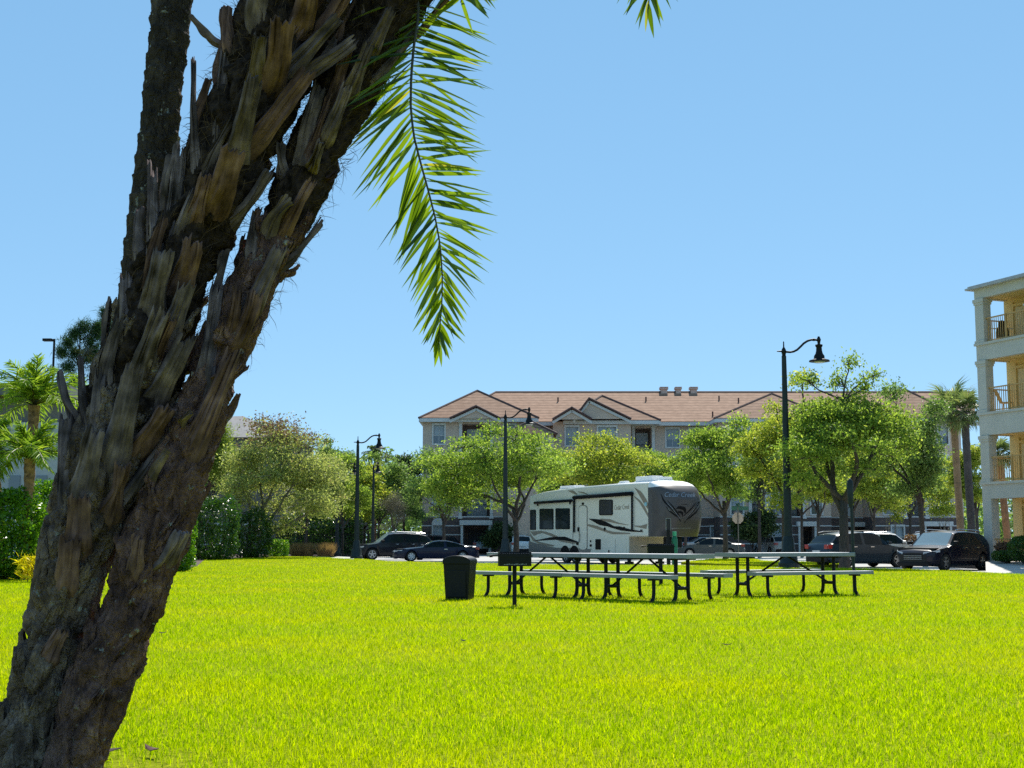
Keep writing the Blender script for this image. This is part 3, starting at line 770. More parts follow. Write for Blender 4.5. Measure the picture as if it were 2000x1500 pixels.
def rbar(mb, p, q, r, off): mb.tube([rvp(*zr(*p)) + Vector((0, off, 0)), rvp(*zr(*q)) + Vector((0, off, 0))], r, 10)
mb = MB(); rbar(mb, (622, 360), (1192, 320), .10, -.13); aw = mb.build('awning', M['rvblack'], rv, smooth=True)
for p, q in (((620, 350), (617, 700)), ((1184, 315), (1184, 690))):
    mb = MB(); rbar(mb, p, q, .05, -.08); mb.build('awning_arm', M['rvblack'], aw)
mb = MB(); rbar(mb, (238, 412), (602, 388), .075, -.12); aw2 = mb.build('slide_awning', M['rvblack'], rv, smooth=True)
for p, q in (((262, 418), (262, 440)), ((578, 398), (578, 425))):
    mb = MB(); rbar(mb, p, q, .04, -.08); mb.build('awning_bracket', M['rvblack'], aw2)
tv2, tf2 = text_mesh('Cedar Creek')
mb = MB(); mb.add([rvp(*zr(1000 + u * 148, 482 - v * 48 - 12 * u)) + Vector((0, -.008, 0)) for u, v in tv2], tf2); mb.build('lettering', M['rvtaupe'], rv)
side('electric_panel', M['rvblack'], [rrect(818, 765, 868, 866, 5)], -.03, .03)
side('storage_door', M['rvcream'], [rrect(905, 760, 1010, 915, 6)], -.02, .02); side('storage_door', M['rvcream'], [rrect(1014, 760, 1118, 915, 6)], -.02, .02)
side('door_seam', M['rvgrey'], [rrect(1007, 765, 1016, 912, 2)], -.012, .012); side('door_seam', M['rvgrey'], [rrect(594, 392, 600, 860, 2)], -.014, .012)
for q in ((942, 872, 956, 902, 4), (1256, 672, 1275, 684, 4), (765, 775, 775, 795, 4), (762, 815, 780, 838, 6), (630, 800, 650, 822, 6), (684, 408, 704, 430, 9), (900, 652, 915, 682, 6), (1086, 645, 1102, 665, 6)): side('latch', M['rvblack'], [rrect(*q)], -.03, .03)
side('marker_light', mat('teal_marker', (.25, .5, .55), .2), [rrect(1298, 405, 1320, 440, 6)], -.03, .03)
mb = MB(); mb.box2((S0 + .004, .06, .40), (S0 + .03, RW - .08, ZB - .03)); mb.build('front_panel', M['rvtan'], rv)
mb = MB(); c = S1 - .1
mb.box2((c - .1, RW / 2 - .28, ZB - .55), (c + .75, RW / 2 + .28, ZB - .01)); mb.box2((c + .15, RW / 2 - .12, ZB - .85), (c + .45, RW / 2 + .12, ZB - .55)); mb.build('kingpin_box', M['black'], rv, bevel=.05)
for o in (.35, RW - .35):
    mb = MB(); mb.box2((S0 - .5, o - .07, .15), (S0 - .35, o + .07, .6)); mb.box2((S0 - .6, o - .16, .02), (S0 - .25, o + .16, .15)); mb.build('landing_leg', M['black'], rv)
def wheel(par, c, r, w, side_=-1, name='wheel', spokes=5):
    """tyre with a spoked rim; axle along local y, outer face towards side_"""
    wz = bpy.data.objects.new(name, None); COL.objects.link(wz); wz.parent = par; wz.location = c; wz.empty_display_size = .1
    mb = MB(); n = 28; prof_ = [(r * .66, -w / 2), (r * .93, -w / 2), (r, -w * .34), (r, w * .34), (r * .93, w / 2), (r * .66, w / 2)]
    for rr, yy in prof_:
        for k in range(n): mb.v.append((rr * cos(2 * pi * k / n), yy, rr * sin(2 * pi * k / n)))
    for i in range(len(prof_)):
        j = (i + 1) % len(prof_)
        for k in range(n):
            k2 = (k + 1) % n; mb.f.append((i * n + k, i * n + k2, j * n + k2, j * n + k)); mb.m.append(0)
    mb.build('tyre', M['rubber'], wz, auto=40)
    mb = MB(); yo = side_ * w * .40
    for rr0, rr1, y0, y1 in ((r * .56, r * .68, yo, yo),):
        for k in range(n):
            a0, a1 = 2 * pi * k / n, 2 * pi * (k + 1) / n
            mb.poly([(rr0 * cos(a0), y0, rr0 * sin(a0)), (rr1 * cos(a0), y1, rr1 * sin(a0)), (rr1 * cos(a1), y1, rr1 * sin(a1)), (rr0 * cos(a1), y0, rr0 * sin(a1))])
    for k in range(spokes):
        a0 = 2 * pi * k / spokes + .3; d = Vector((cos(a0), 0, sin(a0))); t_ = Vector((-sin(a0), 0, cos(a0)))
        q = [d * r * .1 - t_ * r * .13, d * r * .6 - t_ * r * .10, d * r * .6 + t_ * r * .10, d * r * .1 + t_ * r * .13]
        mb.prism([p + Vector((0, yo + .003 * side_, 0)) for p in q], (0, -side_ * .03, 0))
    mb.prism([(r * .17 * cos(2 * pi * k / 12), yo + .006 * side_, r * .17 * sin(2 * pi * k / 12)) for k in range(12)], (0, -side_ * .04, 0))
    mb.build('rim', M['rim'], wz)
    mb = MB(); mb.prism([(r * .66 * cos(2 * pi * k / 20), yo - side_ * .05, r * .66 * sin(2 * pi * k / 20)) for k in range(20)], (0, -side_ * .06, 0)); mb.build('brake_drum', M['plastic'], wz)
    return wz
for o, sd in ((.12, -1), (RW - .12, 1)):
    for sx in (rvp(1104, 1088).x, rvp(1120, 1088).x + .1): wheel(rv, (sx, o, .40), .40, .24, sd)
mb = MB()
for sx in (rvp(1104, 1088).x, rvp(1120, 1088).x + .1): mb.prism([(sx + .5 * cos(pi * k / 12), -.02, .44 + .5 * sin(pi * k / 12)) for k in range(13)], (0, .014, 0))
mb.build('wheel_arch', M['rvblack'], rv)
mb = MB(); mb.box2((.6, .25, .24), (S0 - .2, RW - .25, .5)); mb.build('chassis', M['black'], rv)  # black box kept low and wide to stand in for the shadow underneath
def roofbox(name, px0, px1, hh, w, m):
    a, b = rvp(px0, 944).x, rvp(px1, 944).x; z = float(np.interp((a + b) / 2, [p.x for p in roofl], [p.z for p in roofl]))
    mb = MB(); mb.box2((a, RW / 2 - w / 2, z + .06), (b, RW / 2 + w / 2, z + .14)); mb.box2((a + .06, RW / 2 - w / 2 + .05, z + .14), (b - .06, RW / 2 + w / 2 - .05, z + hh)); mb.build(name, m, rv, bevel=.05, segs=3)
roofbox('air_conditioner', 1210, 1245, .38, .8, M['rvroof']); roofbox('roof_vent', 1252, 1266, .30, .6, M['rvroof']); roofbox('roof_vent', 1064, 1094, .28, .8, M['rvroof']); roofbox('roof_vent', 1172, 1186, .22, .4, M['rvroof'])

# ---------------------------------------------------------------- cars
def car(label, px, Y, head, L, W, H, kind, col, group='cars parked beyond the lawn', lod=1, z=RZ, rim='rim', tint='glass', name=None):
    x = (px - 1000) / F * Y * 0.994
    root = thing(name or {'suv': 'parked_suv', 'sedan': 'parked_sedan', 'coupe': 'parked_sedan'}[kind], label, 'car', (x, Y, z), head, group)
    pm = mat('car_paint_' + kind, col, .3, 0.0, var=.05, scale=3, coat=.25 if max(col) < .1 else .6, spec=.2 if max(col) < .1 else .45)
    if kind == 'suv':
        top = [(0, .44), (.03, .515), (.12, .57), (.265, .63), (.40, .955), (.47, .99), (.62, 1.0), (.80, .965), (.875, .915), (.96, .68), (.985, .60), (1, .42)]
        belt, rf0, wsb, wst, rgt, rgb, r_, wf, wr = .635, .78, .265, .40, .865, .96, .215, .19, .79
    elif kind == 'sedan':
        top = [(0, .42), (.03, .50), (.12, .575), (.275, .665), (.43, .965), (.52, 1.0), (.64, .985), (.70, .94), (.84, .72), (.97, .70), (.99, .64), (1, .42)]
        belt, rf0, wsb, wst, rgt, rgb, r_, wf, wr = .645, .76, .275, .43, .69, .84, .225, .195, .79
    else:
        top = [(0, .42), (.03, .50), (.12, .60), (.31, .68), (.45, .955), (.53, 1.0), (.62, .99), (.70, .93), (.86, .745), (.97, .73), (.99, .66), (1, .42)]
        belt, rf0, wsb, wst, rgt, rgb, r_, wf, wr = .665, .74, .31, .45, .68, .86, .245, .195, .80
    rad = r_ * H; n = 64
    us = sorted(set([k / n for k in range(n + 1)] + [wsb, wst, rgt, rgb, .012, .03]))
    txs, tzs = [p[0] for p in top], [p[1] * H for p in top]
    def dist(u, c): return (u - c) * L
    bodyF, glassS, glassF, glassR, V = [], [], [], [], []
    for u in us:
        z1 = float(np.interp(u, txs, tzs))
        w = W / 2 * float(np.interp(u, [0, .02, .06, .14, .86, .95, .985, 1], [.66, .80, .91, 1, 1, .955, .90, .80] if kind == 'suv' else [.74, .86, .945, 1, 1, .955, .90, .80]))
        zb = H * float(np.interp(u, [0, .04, .1, .9, .96, 1], [.20, .15, .125, .125, .17, .24]))
        zl = zb
        for c in (wf, wr):
            d = abs(dist(u, c)); ra = rad * 1.17
            if d < ra: zl = max(zl, rad * .98 + sqrt(ra * ra - d * d))
        cab = max(0, min(1, (u - wsb) / (wst - wsb), (rgb - u) / (rgb - rgt))) if wsb <= u <= rgb else 0
        zbelt = min(belt * H + .03 * H * (u - .3), z1 - .02 * H)
        zmid = max(min(.42 * H, z1 - .08 * H), zl + .02)
        zbelt = max(zbelt, zmid + .01)
        wro = w * (.90 - (.90 - rf0) * cab)
        zr_ = max(z1 - .035 * H, zbelt + .005) if cab > 0 else max(z1 - .02 * H, zbelt + .004)
        xx = L / 2 - u * L
        ring = [(xx, 0, zb), (xx, w * .86, zb if zl == zb else zl), (xx, w * .965, max(zb + .05 * H, zl)), (xx, w, zmid), (xx, w * .975, zbelt), (xx, wro, zr_), (xx, wro * .88, zr_ + .022 * H if cab > 0 else z1), (xx, 0, max(z1, zr_ + .024 * H) + (.012 * H))]
        V.append(ring)
    nr = 8
    allv = []
    for ring in V:
        allv += ring + [(a, -b, c) for a, b, c in ring[1:7]]
    m = 14
    def idx(i, j, s): return i * m + (j if s > 0 or j in (0, 7) else 7 + j)
    pillars = {'suv': [(.405, .0), (.60, .016), (.775, .016)], 'sedan': [(.56, .016)], 'coupe': [(.60, .016)]}[kind]
    for i in range(len(us) - 1):
        um = (us[i] + us[i + 1]) / 2
        for s in (1, -1):
            for j in range(7):
                f = (idx(i, j, s), idx(i + 1, j, s), idx(i + 1, j + 1, s), idx(i, j + 1, s))
                if s < 0: f = f[::-1]
                tgt = bodyF
                if j == 4 and wsb + .02 < um < rgb - .025 and not any(abs(um - p) < q for p, q in pillars): tgt = glassS
                elif j == 6 and wsb < um < wst: tgt = glassF
                elif j == 6 and rgt < um < rgb: tgt = glassR
                tgt.append(f)
    for i, rev in ((0, True), (len(us) - 1, False)):
        f = [idx(i, j, 1) for j in range(8)] + [idx(i, j, -1) for j in range(6, 0, -1)]
        bodyF.append(tuple(f))
    def sub(name, faces, mt, par, auto=35, nudge=0):
        used = sorted({v for f in faces for v in f}); mp = {v: k for k, v in enumerate(used)}
        mb = MB(); mb.add([allv[v] for v in used], [tuple(mp[v] for v in f) for f in faces])
        return mb.build(name, mt, par, auto=auto)
    bd = sub('body', bodyF, pm, root)
    sub('windshield', glassF, M['windshield'], root); sub('rear_window', glassR, M['glass'], root)
    for s in (1, -1):
        sub('side_window', [f for f in glassS if (allv[f[0]][1] > 0) == (s > 0)], M[tint], root)
    mb = MB()
    mb.box2((L / 2 - .05 * L, -W * .42, rad * .75), (-L / 2 + .05 * L, W * .42, belt * H * .9)); mb.build('underbody', M['plastic'], root)
    for s in (1, -1):
        for c in (wf, wr): wheel(root, (L / 2 - c * L, s * (W / 2 - .13), rad), rad, .22, s, spokes=5 if kind == 'suv' else 7)
    fx0 = L / 2
    mb = MB(); mb.box2((fx0 - .06, -W * .22, .27 * H), (fx0 + .015, W * .22, .41 * H)); g_ = mb.build('grille', M['plastic'], root, bevel=.02)
    mb = MB()
    for k in range(3): mb.box2((fx0 + .016, -W * .21, (.295 + .04 * k) * H), (fx0 + .022, W * .21, (.302 + .04 * k) * H))
    mb.build('grille_bar', M['rim'], g_)
    mb = MB(); mb.box2((fx0 - .2, -W * .36, .125 * H), (fx0 + .03, W * .36, .235 * H)); mb.build('bumper', M['plastic'] if kind == 'suv' else pm, root, bevel=.04)
    mb = MB(); mb.box2((-fx0 - .03, -W * .40, .16 * H), (-fx0 + .2, W * .40, .33 * H)); rbm = mb.build('rear_bumper', M['plastic'] if kind == 'suv' else pm, root, bevel=.04)
    zl_ = .42 * H if kind == 'suv' else .45 * H
    for s in (1, -1):
        mb = MB(); mb.prism([(fx0 + .005, s * W * .24, zl_), (fx0 - .10, s * W * .385, zl_ + .01), (fx0 - .42, s * W * .492, zl_ + .05 * H), (fx0 - .44, s * W * .490, zl_ + .10 * H), (fx0 - .13, s * W * .40, zl_ + .075 * H), (fx0 - .02, s * W * .24, zl_ + .05 * H)], (.012, s * .02, 0)); mb.build('headlight', M['headlight'], root)
        mb = MB(); zt_ = .52 * H if kind == 'suv' else .55 * H
        mb.box2((-fx0 + .02, s * W * .30, zt_), (-fx0 - .012, s * W * .425, zt_ + .12 * H)); mb.box2((-fx0 + .24, s * W * .465, zt_ + .01), (-fx0 + .02, s * W * .425, zt_ + .12 * H)); mb.build('taillight', M['taillight'], root, bevel=.015)
        xm = fx0 - (wsb + .045) * L
        mb = MB(); mb.box2((xm - .12, s * W * .50, belt * H + .02), (xm + .08, s * (W * .50 + .17), belt * H + .17)); mb.build('wing_mirror', pm if max(col) > .02 else M['plastic'], root, bevel=.04)
        for c in ((.50, .70) if kind != 'coupe' else (.60,)):
            mb = MB(); mb.box2((fx0 - c * L - .1, s * (W / 2 - .01), .57 * H), (fx0 - c * L + .1, s * (W / 2 + .022), .59 * H)); mb.build('door_handle', M['chrome'], root)
        if kind == 'suv':
            mb = MB(); mb.tube([(fx0 - .44 * L, s * W * .36, H * 1.01), (fx0 - .5 * L, s * W * .36, H * 1.035), (fx0 - .8 * L, s * W * .36, H * 1.01), (fx0 - .86 * L, s * W * .36, H * .975)], .018, 6); mb.build('roof_rail', M['chrome'], root)
    mb = MB(); mb.box2((-fx0 - .022, -.26, .40 * H), (-fx0 + .03, .26, .48 * H)); mb.build('licence_plate', M['plate'], root)
    return root
D = R
car('black SUV parked beside the lamp post on the left, nose toward the camera side', 770, 84.5, D(197), 5.05, 1.95, 1.70, 'suv', (.008, .010, .016))
car('low navy sports sedan parked in front of the black SUV', 851, 79, D(190), 4.95, 1.88, 1.22, 'coupe', (.006, .010, .034))
car('dark maroon and black SUV showing a red tail light beyond the navy sedan', 847, 114, D(150), 4.6, 1.85, 1.62, 'suv', (.03, .012, .018))
car('silver blue SUV seen from behind, facing the dark porch of the apartments', 946, 117, D(88), 4.6, 1.85, 1.62, 'suv', (.40, .46, .52))
car('white SUV seen from behind beside the trunk near the middle lamp post', 1014, 112, D(96), 4.6, 1.88, 1.66, 'suv', (.75, .76, .76))
car('grey green sedan parked past the trailer nose, behind a young tree trunk', 1388, 96, D(168), 4.75, 1.82, 1.42, 'sedan', (.07, .085, .085))
car('silver roofed car just beyond the grey green sedan', 1382, 110, D(10), 4.6, 1.82, 1.5, 'sedan', (.45, .45, .46))
car('dark blue car half hidden under the trailer nose', 1346, 116, D(60), 4.6, 1.82, 1.6, 'suv', (.012, .018, .05))
car('silver SUV seen from behind between the stop sign and the tall lamp post', 1509, 110, D(103), 4.5, 1.85, 1.64, 'suv', (.40, .41, .42))
car('dark green grey SUV with red tail light behind the right picnic table', 1676, 61, D(24), 4.7, 1.92, 1.60, 'suv', (.018, .034, .046))
car('black navy SUV facing left at the driveway by the balcony building', 1843, 54.6, D(222), 4.75, 1.9, 1.60, 'suv', (.008, .009, .02))
car('white SUV with its windshield showing between the green grey and black SUVs', 1730, 72, D(-12), 4.7, 1.9, 1.62, 'suv', (.62, .60, .56))
car('white car roof showing above the black navy SUV hood', 1808, 82, D(200), 4.6, 1.85, 1.7, 'suv', (.7, .72, .74))
car('pale car farthest right, beyond the two tall palm trunks', 1858, 98, D(175), 4.7, 1.85, 1.75, 'suv', (.62, .62, .62))
# ---------------------------------------------------------------- park furniture
def picnic_table(label, c, ang, Lt, st):
    t = thing('picnic_table', label, 'picnic table', (c[0], c[1], 0), ang, 'picnic tables on the lawn')
    H_, hb, ob = .78, .45, .74
    mb = MB()
    for k in range(3): mb.box2((-Lt / 2, -.37 + k * .25, H_ - .07), (Lt / 2, -.37 + k * .25 + .24, H_))
    for e in (-1, 1): mb.box2((e * Lt / 2 - .004, -.375, H_ - .075), (e * (Lt / 2 + .012), .375, H_ + .003))
    mb.build('table_top', M['alu'], t, bevel=.008)
    for s in (-1, 1):
        mb = MB(); mb.box2((-Lt / 2, s * ob - .125, hb - .06), (Lt / 2, s * ob + .125, hb))
        for e in (-1, 1): mb.box2((e * Lt / 2 - .004, s * ob - .13, hb - .065), (e * (Lt / 2 + .012), s * ob + .13, hb + .003))
        be = mb.build('bench', M['alu'], t, bevel=.008)
        for e in (-1, 1):
            x = e * st
            mb = MB(); mb.tube([(x, s * ob, hb - .05), (x, s * ob, .16), (x, s * (ob + .015), .08), (x, s * (ob + .06), .02), (x, s * (ob + .11), -.02)], .031, 10)
            mb.box2((x - .035, s * ob - .12, hb - .09), (x + .035, s * ob + .12, hb - .062)); mb.build('leg', M['black'], be, auto=50)
    for e in (-1, 1):
        x = e * st
        for s in (-1, 1):
            mb = MB(); mb.tube([(x, s * .16, H_ - .05), (x, s * .16, .17), (x, s * .175, .08), (x, s * .22, .02), (x, s * .27, -.02)], .034, 10); mb.build('leg', M['black'], t, auto=50)
        mb = MB(); mb.tube([(x, -.16, .22), (x, .16, .22)], .03, 8); mb.build('crossbar', M['black'], t)
        mb = MB(); mb.box2((x - .035, -.34, H_ - .10), (x + .035, .34, H_ - .072)); mb.build('top_support', M['black'], t)
        mb = MB(); mb.tube([(x, 0, .22), (e * .03, 0, H_ - .06)], .02, 8); mb.build('brace', M['black'], t)
picnic_table('aluminium picnic table on black legs behind the black litter bin and the post grill', (.66, 24.4), R(-42), 2.35, .80)
picnic_table('aluminium picnic table on black legs, the middle one, before the trailer nose', (2.27, 22.75), R(-45), 2.3, .76)
picnic_table('long aluminium picnic table on black legs under the tallest lamp post', (5.08, 24.9), R(26), 2.62, .98)

def xyg(px, py, z=0):
    g = G(px, py, z); return Vector((g.x, g.y, z))
c = xyg(898, 1171)
t = thing('litter_bin', 'black square litter bin with arched hood standing left of the tables', 'litter bin', c, R(-14))
mb = MB(); b_, tp = [(-.20, -.20), (.20, -.20), (.20, .20), (-.20, .20)], [(-.235, -.225), (.235, -.225), (.235, .225), (-.235, .225)]
V8 = [(x, y, -.01) for x, y in b_] + [(x, y, .62) for x, y in tp]
mb.add(V8, [(0, 1, 2, 3), (4, 5, 6, 7), (0, 1, 5, 4), (1, 2, 6, 5), (2, 3, 7, 6), (3, 0, 4, 7)]); mb.build('body', M['black'], t, bevel=.02)
mb = MB(); pr = [(-.245, 0, .60), (.245, 0, .60), (.245, 0, .665)] + [(.243 * cos(pi * k / 12), 0, .665 + .085 * sin(pi * k / 12)) for k in range(1, 12)] + [(-.245, 0, .665)]
mb.prism([(x, -.238, z) for x, y, z in pr], (0, .476, 0)); mb.build('hood', M['black'], t, bevel=.015)
mb = MB(); mb.box2((-.17, -.236, .05), (.17, -.222, .50)); mb.build('front_panel', M['plastic'], t, bevel=.008)

def park_grill(label, c, ang, w, d, h, zt, pr):
    t = thing('park_grill', label, 'grill', c, ang, 'post mounted park grills')
    mb = MB(); mb.box((0, 0, zt / 2 - h / 2 - .02), (pr, pr, zt - h + .04)); mb.build('post', M['black'], t, bevel=.008)
    mb = MB(); th = .012; z0 = zt - h
    mb.box2((-w / 2, -d / 2, z0), (w / 2, d / 2, z0 + th))
    mb.box2((-w / 2, -d / 2, z0 + th), (w / 2, -d / 2 + th, zt - .03)); mb.box2((-w / 2, d / 2 - th, z0 + th), (w / 2, d / 2, zt))
    mb.box2((-w / 2, -d / 2 + th, z0 + th), (-w / 2 + th, d / 2 - th, zt)); mb.box2((w / 2 - th, -d / 2 + th, z0 + th), (w / 2, d / 2 - th, zt))
    fb_ = mb.build('firebox', M['black'], t)
    mb = MB(); mb.box2((-w / 2 - .02, -d / 2 - .012, zt - .075), (w / 2 + .02, -d / 2, zt - .05)); mb.build('rim', M['plastic'], fb_)
    mb = MB()
    for k in range(13): mb.tube([(-w / 2 + .03 + k * (w - .06) / 12, -d / 2 + .02, zt - .025), (-w / 2 + .03 + k * (w - .06) / 12, d / 2 - .02, zt - .025)], .005, 6)
    mb.tube([(-w / 2 - .10, 0, zt - .06), (-w / 2 + .02, 0, zt - .04)], .012, 8); mb.tube([(-w / 2 - .14, 0, zt - .065), (-w / 2 - .09, 0, zt - .06)], .02, 8); mb.build('grate', M['chrome'] if pr < .05 else M['black'], fb_)
    mb = MB(); r_ = random.Random(4)
    for k in range(14):
        x = -w / 2 + .07 + k * (w - .16) / 13; mb.box2((x, -d / 2 - .004, z0 + .018 + r_.uniform(0, .006)), (x + .016, -d / 2 - .0005, z0 + .03 + r_.uniform(0, .012)))
    mb.build('vent_daylight_tab', M['alu'], fb_)  # pale tabs stand in for daylight showing through the air holes
park_grill('small black park grill on a post nearest the litter bin', xyg(1005, 1185), R(4), .49, .36, .215, .83, .062)
park_grill('wider black park grill on a post under the trailer nose, beyond the middle table', xyg(1291, 1142), R(-3), .60, .42, .29, .93, .085)

def street_lamp(label, base, sc, ang, hs=1.0):
    t = thing('street_lamp', label, 'street lamp', base, ang, 'gooseneck street lamps')
    Hp = 8.05 * sc * hs
    mb = MB(); mb.lathe([(.40 * sc, -.1), (.40 * sc, .16 * sc), (.34 * sc, .22 * sc), (.31 * sc, .55 * sc), (.25 * sc, .66 * sc), (.205 * sc, 1.1 * sc), (.17 * sc, 1.16 * sc)], n=20); mb.build('base', M['pole'], t, auto=40)
    mb = MB(); n = 16; mb.lathe([(.165 * sc, 1.1 * sc), (.142 * sc, Hp * .35), (.112 * sc, Hp * .75), (.09 * sc, Hp)], n=n); mb.build('pole', M['pole'], t, auto=40)
    mb = MB(); mb.lathe([(.10 * sc, Hp), (.075 * sc, Hp + .02), (.075 * sc, Hp + .1 * sc), (.09 * sc, Hp + .12 * sc), (.09 * sc, Hp + .24 * sc), (.06 * sc, Hp + .31 * sc), (.028 * sc, Hp + .36 * sc), (.022 * sc, Hp + .57 * sc), (.004, Hp + .59 * sc)], n=12)
    mb.tube([(-.27 * sc, 0, Hp + .20 * sc), (-.06 * sc, 0, Hp + .20 * sc)], [.018 * sc, .04 * sc], 8); mb.build('finial', M['black'], t, auto=40)
    A = [(0, .2), (.12, .175), (.24, .165), (.38, .19), (.52, .26), (.65, .38), (.78, .51), (.92, .60), (1.06, .645), (1.20, .65), (1.34, .63)]
    mb = MB(); mb.tube([(x * sc, 0, Hp + z * sc) for x, z in A], .042 * sc, 10); mb.lathe([(.05 * sc, -.02), (.065 * sc, .06 * sc), (.085 * sc, .13 * sc), (.06 * sc, .2 * sc), (.03 * sc, .26 * sc)], (1.36 * sc, 0, Hp + .52 * sc), 10)
    mb.tube([(1.13 * sc, 0, Hp + .65 * sc), (1.2 * sc, 0, Hp + .65 * sc)], .055 * sc, 8); mb.build('arm', M['black'], t, auto=50)
    z0 = Hp - .20 * sc
    prof_ = [(.40, 0), (.38, .05), (.25, .09), (.205, .13), (.20, .22), (.14, .31), (.115, .42), (.105, .55), (.14, .60), (.14, .655), (.06, .68), (.035, .75)]
    mb = MB(); mb.lathe([(r * sc, z * sc) for r, z in prof_], (1.36 * sc, 0, z0), 24); sh_ = mb.build('lamp_shade', M['black'], t, auto=40)
    mb = MB(); mb.lathe([(.05 * sc, -.06 * sc), (.19 * sc, -.045 * sc), (.22 * sc, -.012 * sc), (.22 * sc, -.004 * sc)], (1.36 * sc, 0, z0), 16); mb.build('lens', M['headlight'], sh_)
street_lamp('tallest street lamp, its dark post rising beside the right picnic table', xyg(1541, 1108), 1.0, 0)
street_lamp('street lamp standing left of the trailer with its lamp hanging over the roof line', xyg(987, 1093), .95, R(8), .97)
street_lamp('street lamp beside the black SUV at the lawn edge', xyg(696, 1091), .88, R(4), .90)
street_lamp('street lamp in front of the picket fence, its lamp among the leaves', xyg(658, 1083.5), .86, R(10), .86)
street_lamp('street lamp farthest away, half hidden by trees behind the black SUV', (fx(731, 94), 94, RZ), .8, R(80), .96)
t = thing('parking_lot_light', 'thin pole with flat shoebox lamp above the left palms', 'street lamp', (fx(100, 88), 88, 0))
zt = P(100, 662, 88).z
mb = MB(); mb.tube([(0, 0, 0), (0, 0, zt)], [.10, .07], 10); mb.build('pole', M['black'], t)
mb = MB(); mb.box2((-.75, -.18, zt - .16), (-.12, .18, zt + .02)); mb.box2((-.14, -.04, zt - .1), (.04, .04, zt - .02)); mb.build('lamp_head', M['black'], t, bevel=.03)
# stop sign seen from behind, with street name blades
sg = G(1443, 1088, -.08)
t = thing('stop_sign', 'back of an octagonal stop sign under green street name blades', 'road sign', (sg.x, sg.y, -.08), R(6))
py_m = F / sg.y
zc = P(1442, 1012, sg.y).z + .08; ro_ = .40
mb = MB(); mb.tube([(0, 0, -.05), (0, 0, zc + .75)], .034, 8); mb.build('post', mat('galvanised_post', (.16, .15, .13), .5, metal=.5), t)
mb = MB(); mb.prism([(ro_ * cos(R(22.5 + 45 * k)), .045, zc + ro_ * sin(R(22.5 + 45 * k))) for k in range(8)], (0, .012, 0)); mb.build('sign_plate', mat('bare_sign_back', (.50, .40, .30), .5, metal=.2, var=.1), t)
mb = MB(); mb.box2((-.44, -.01, zc + .52), (.72, .006, zc + .78)); mb.build('name_blade', mat('green_sign', (.03, .13, .08), .4, var=.2), t)
mb = MB(); mb.box2((-.012, -.45, zc + .79), (.012, .45, zc + 1.0)); mb.build('name_blade', mat('green_sign_dark', (.02, .09, .055), .4), t)
pb = xyg(1669, 1157)
t = thing('garden_torch', 'slim dark post with narrow pointed head standing at the end of the long table', 'post', pb)
zt = P(1665, 934, pb.y).z
mb = MB(); mb.tube([(0, 0, -.03), (-.01, 0, zt - .5)], .03, 10); mb.build('post', M['pole'], t)
mb = MB(); mb.lathe([(.034, -.56), (.05, -.5), (.058, -.35), (.062, -.10), (.055, -.055), (.012, -.004), (.004, 0)], (-.025, 0, zt), 12); mb.build('pointed_head', M['pole'], t, auto=50)
pb = Vector((fx(1302, 57.5), 57.5, RZ))
t = thing('utility_pedestal', 'thin dark post with a small framed panel in front of the trailer nose', 'post', pb)
z1_ = P(1300, 1013, 57.5).z - RZ
mb = MB(); mb.tube([(0, 0, 0), (0, 0, z1_ - .1)], .085, 10); mb.build('post', M['black'], t)
mb = MB(); mb.box2((-.09, -.10, z1_ - .48), (.09, -.085, z1_)); mb.build('panel', M['dark'], t)
mb = MB()
for a, b in (((-.11, z1_ - .5), (-.09, z1_ + .02)), ((.09, z1_ - .5), (.11, z1_ + .02)), ((-.09, z1_), (.09, z1_ + .02))): mb.box2((a[0], -.11, a[1]), (b[0], -.08, b[1]))
mb.build('panel_frame', M['alu'], t)
t = thing('gas_cylinder', 'bright green gas cylinder beside the thin dark post under the trailer nose', 'gas cylinder', pb + Vector((.28, .1, 0)))
zg = P(1306, 1038, 57.5).z - RZ
mb = MB(); mb.lathe([(.12, 0), (.13, .05), (.13, zg - .35), (.10, zg - .24), (.05, zg - .17)], n=14); mb.build('cylinder', mat('green_enamel', (.01, .16, .07), .35, var=.1), t, auto=40)
mb = MB(); mb.lathe([(.09, zg - .19), (.09, zg - .02), (.07, zg)], n=12); mb.build('valve_guard', mat('green_plastic', (.05, .40, .2), .4), t)
# ---------------------------------------------------------------- trees and shrubs
def leaf_quads(C, size, rg, aspect=0.5, up=0.3):
    n = len(C); d = rg.normal(size=(n, 3)); d /= np.linalg.norm(d, axis=1)[:, None]
    q = rg.normal(size=(n, 3)); q[:, 2] += up; w = np.cross(d, q); w /= np.linalg.norm(w, axis=1)[:, None] + 1e-9
    s = (size * rg.uniform(.6, 1.35, n))[:, None]
    a, b = d * s * .5, w * s * aspect * .5
    V = np.stack([C - a, C + b - a * .1, C + a, C - b - a * .1], 1).reshape(-1, 3)
    return V, np.arange(4 * n).reshape(n, 4)
def sphere_pts(n, rg, shell=0.55):
    d = rg.normal(size=(n, 3)); d /= np.linalg.norm(d, axis=1)[:, None] + 1e-9
    return d * (shell + (1 - shell) * rg.uniform(0, 1, n)[:, None] ** .6)
M['oak'] = leaf_mat('oak_leaves', (.08, .15, .035), (.34, .46, .09), (.48, .51, .14), trans=.58, tmul=(1.4, 1.4, .7), objvar=1)
M['oakyellow'] = leaf_mat('spring_oak_leaves', (.11, .17, .03), (.42, .49, .08), (.56, .50, .13), trans=.58, tmul=(1.4, 1.35, .7))
M['oakgreen'] = leaf_mat('green_oak_leaves', (.06, .11, .04), (.28, .38, .12), (.42, .46, .15), trans=.52, tmul=(1.3, 1.45, .8))
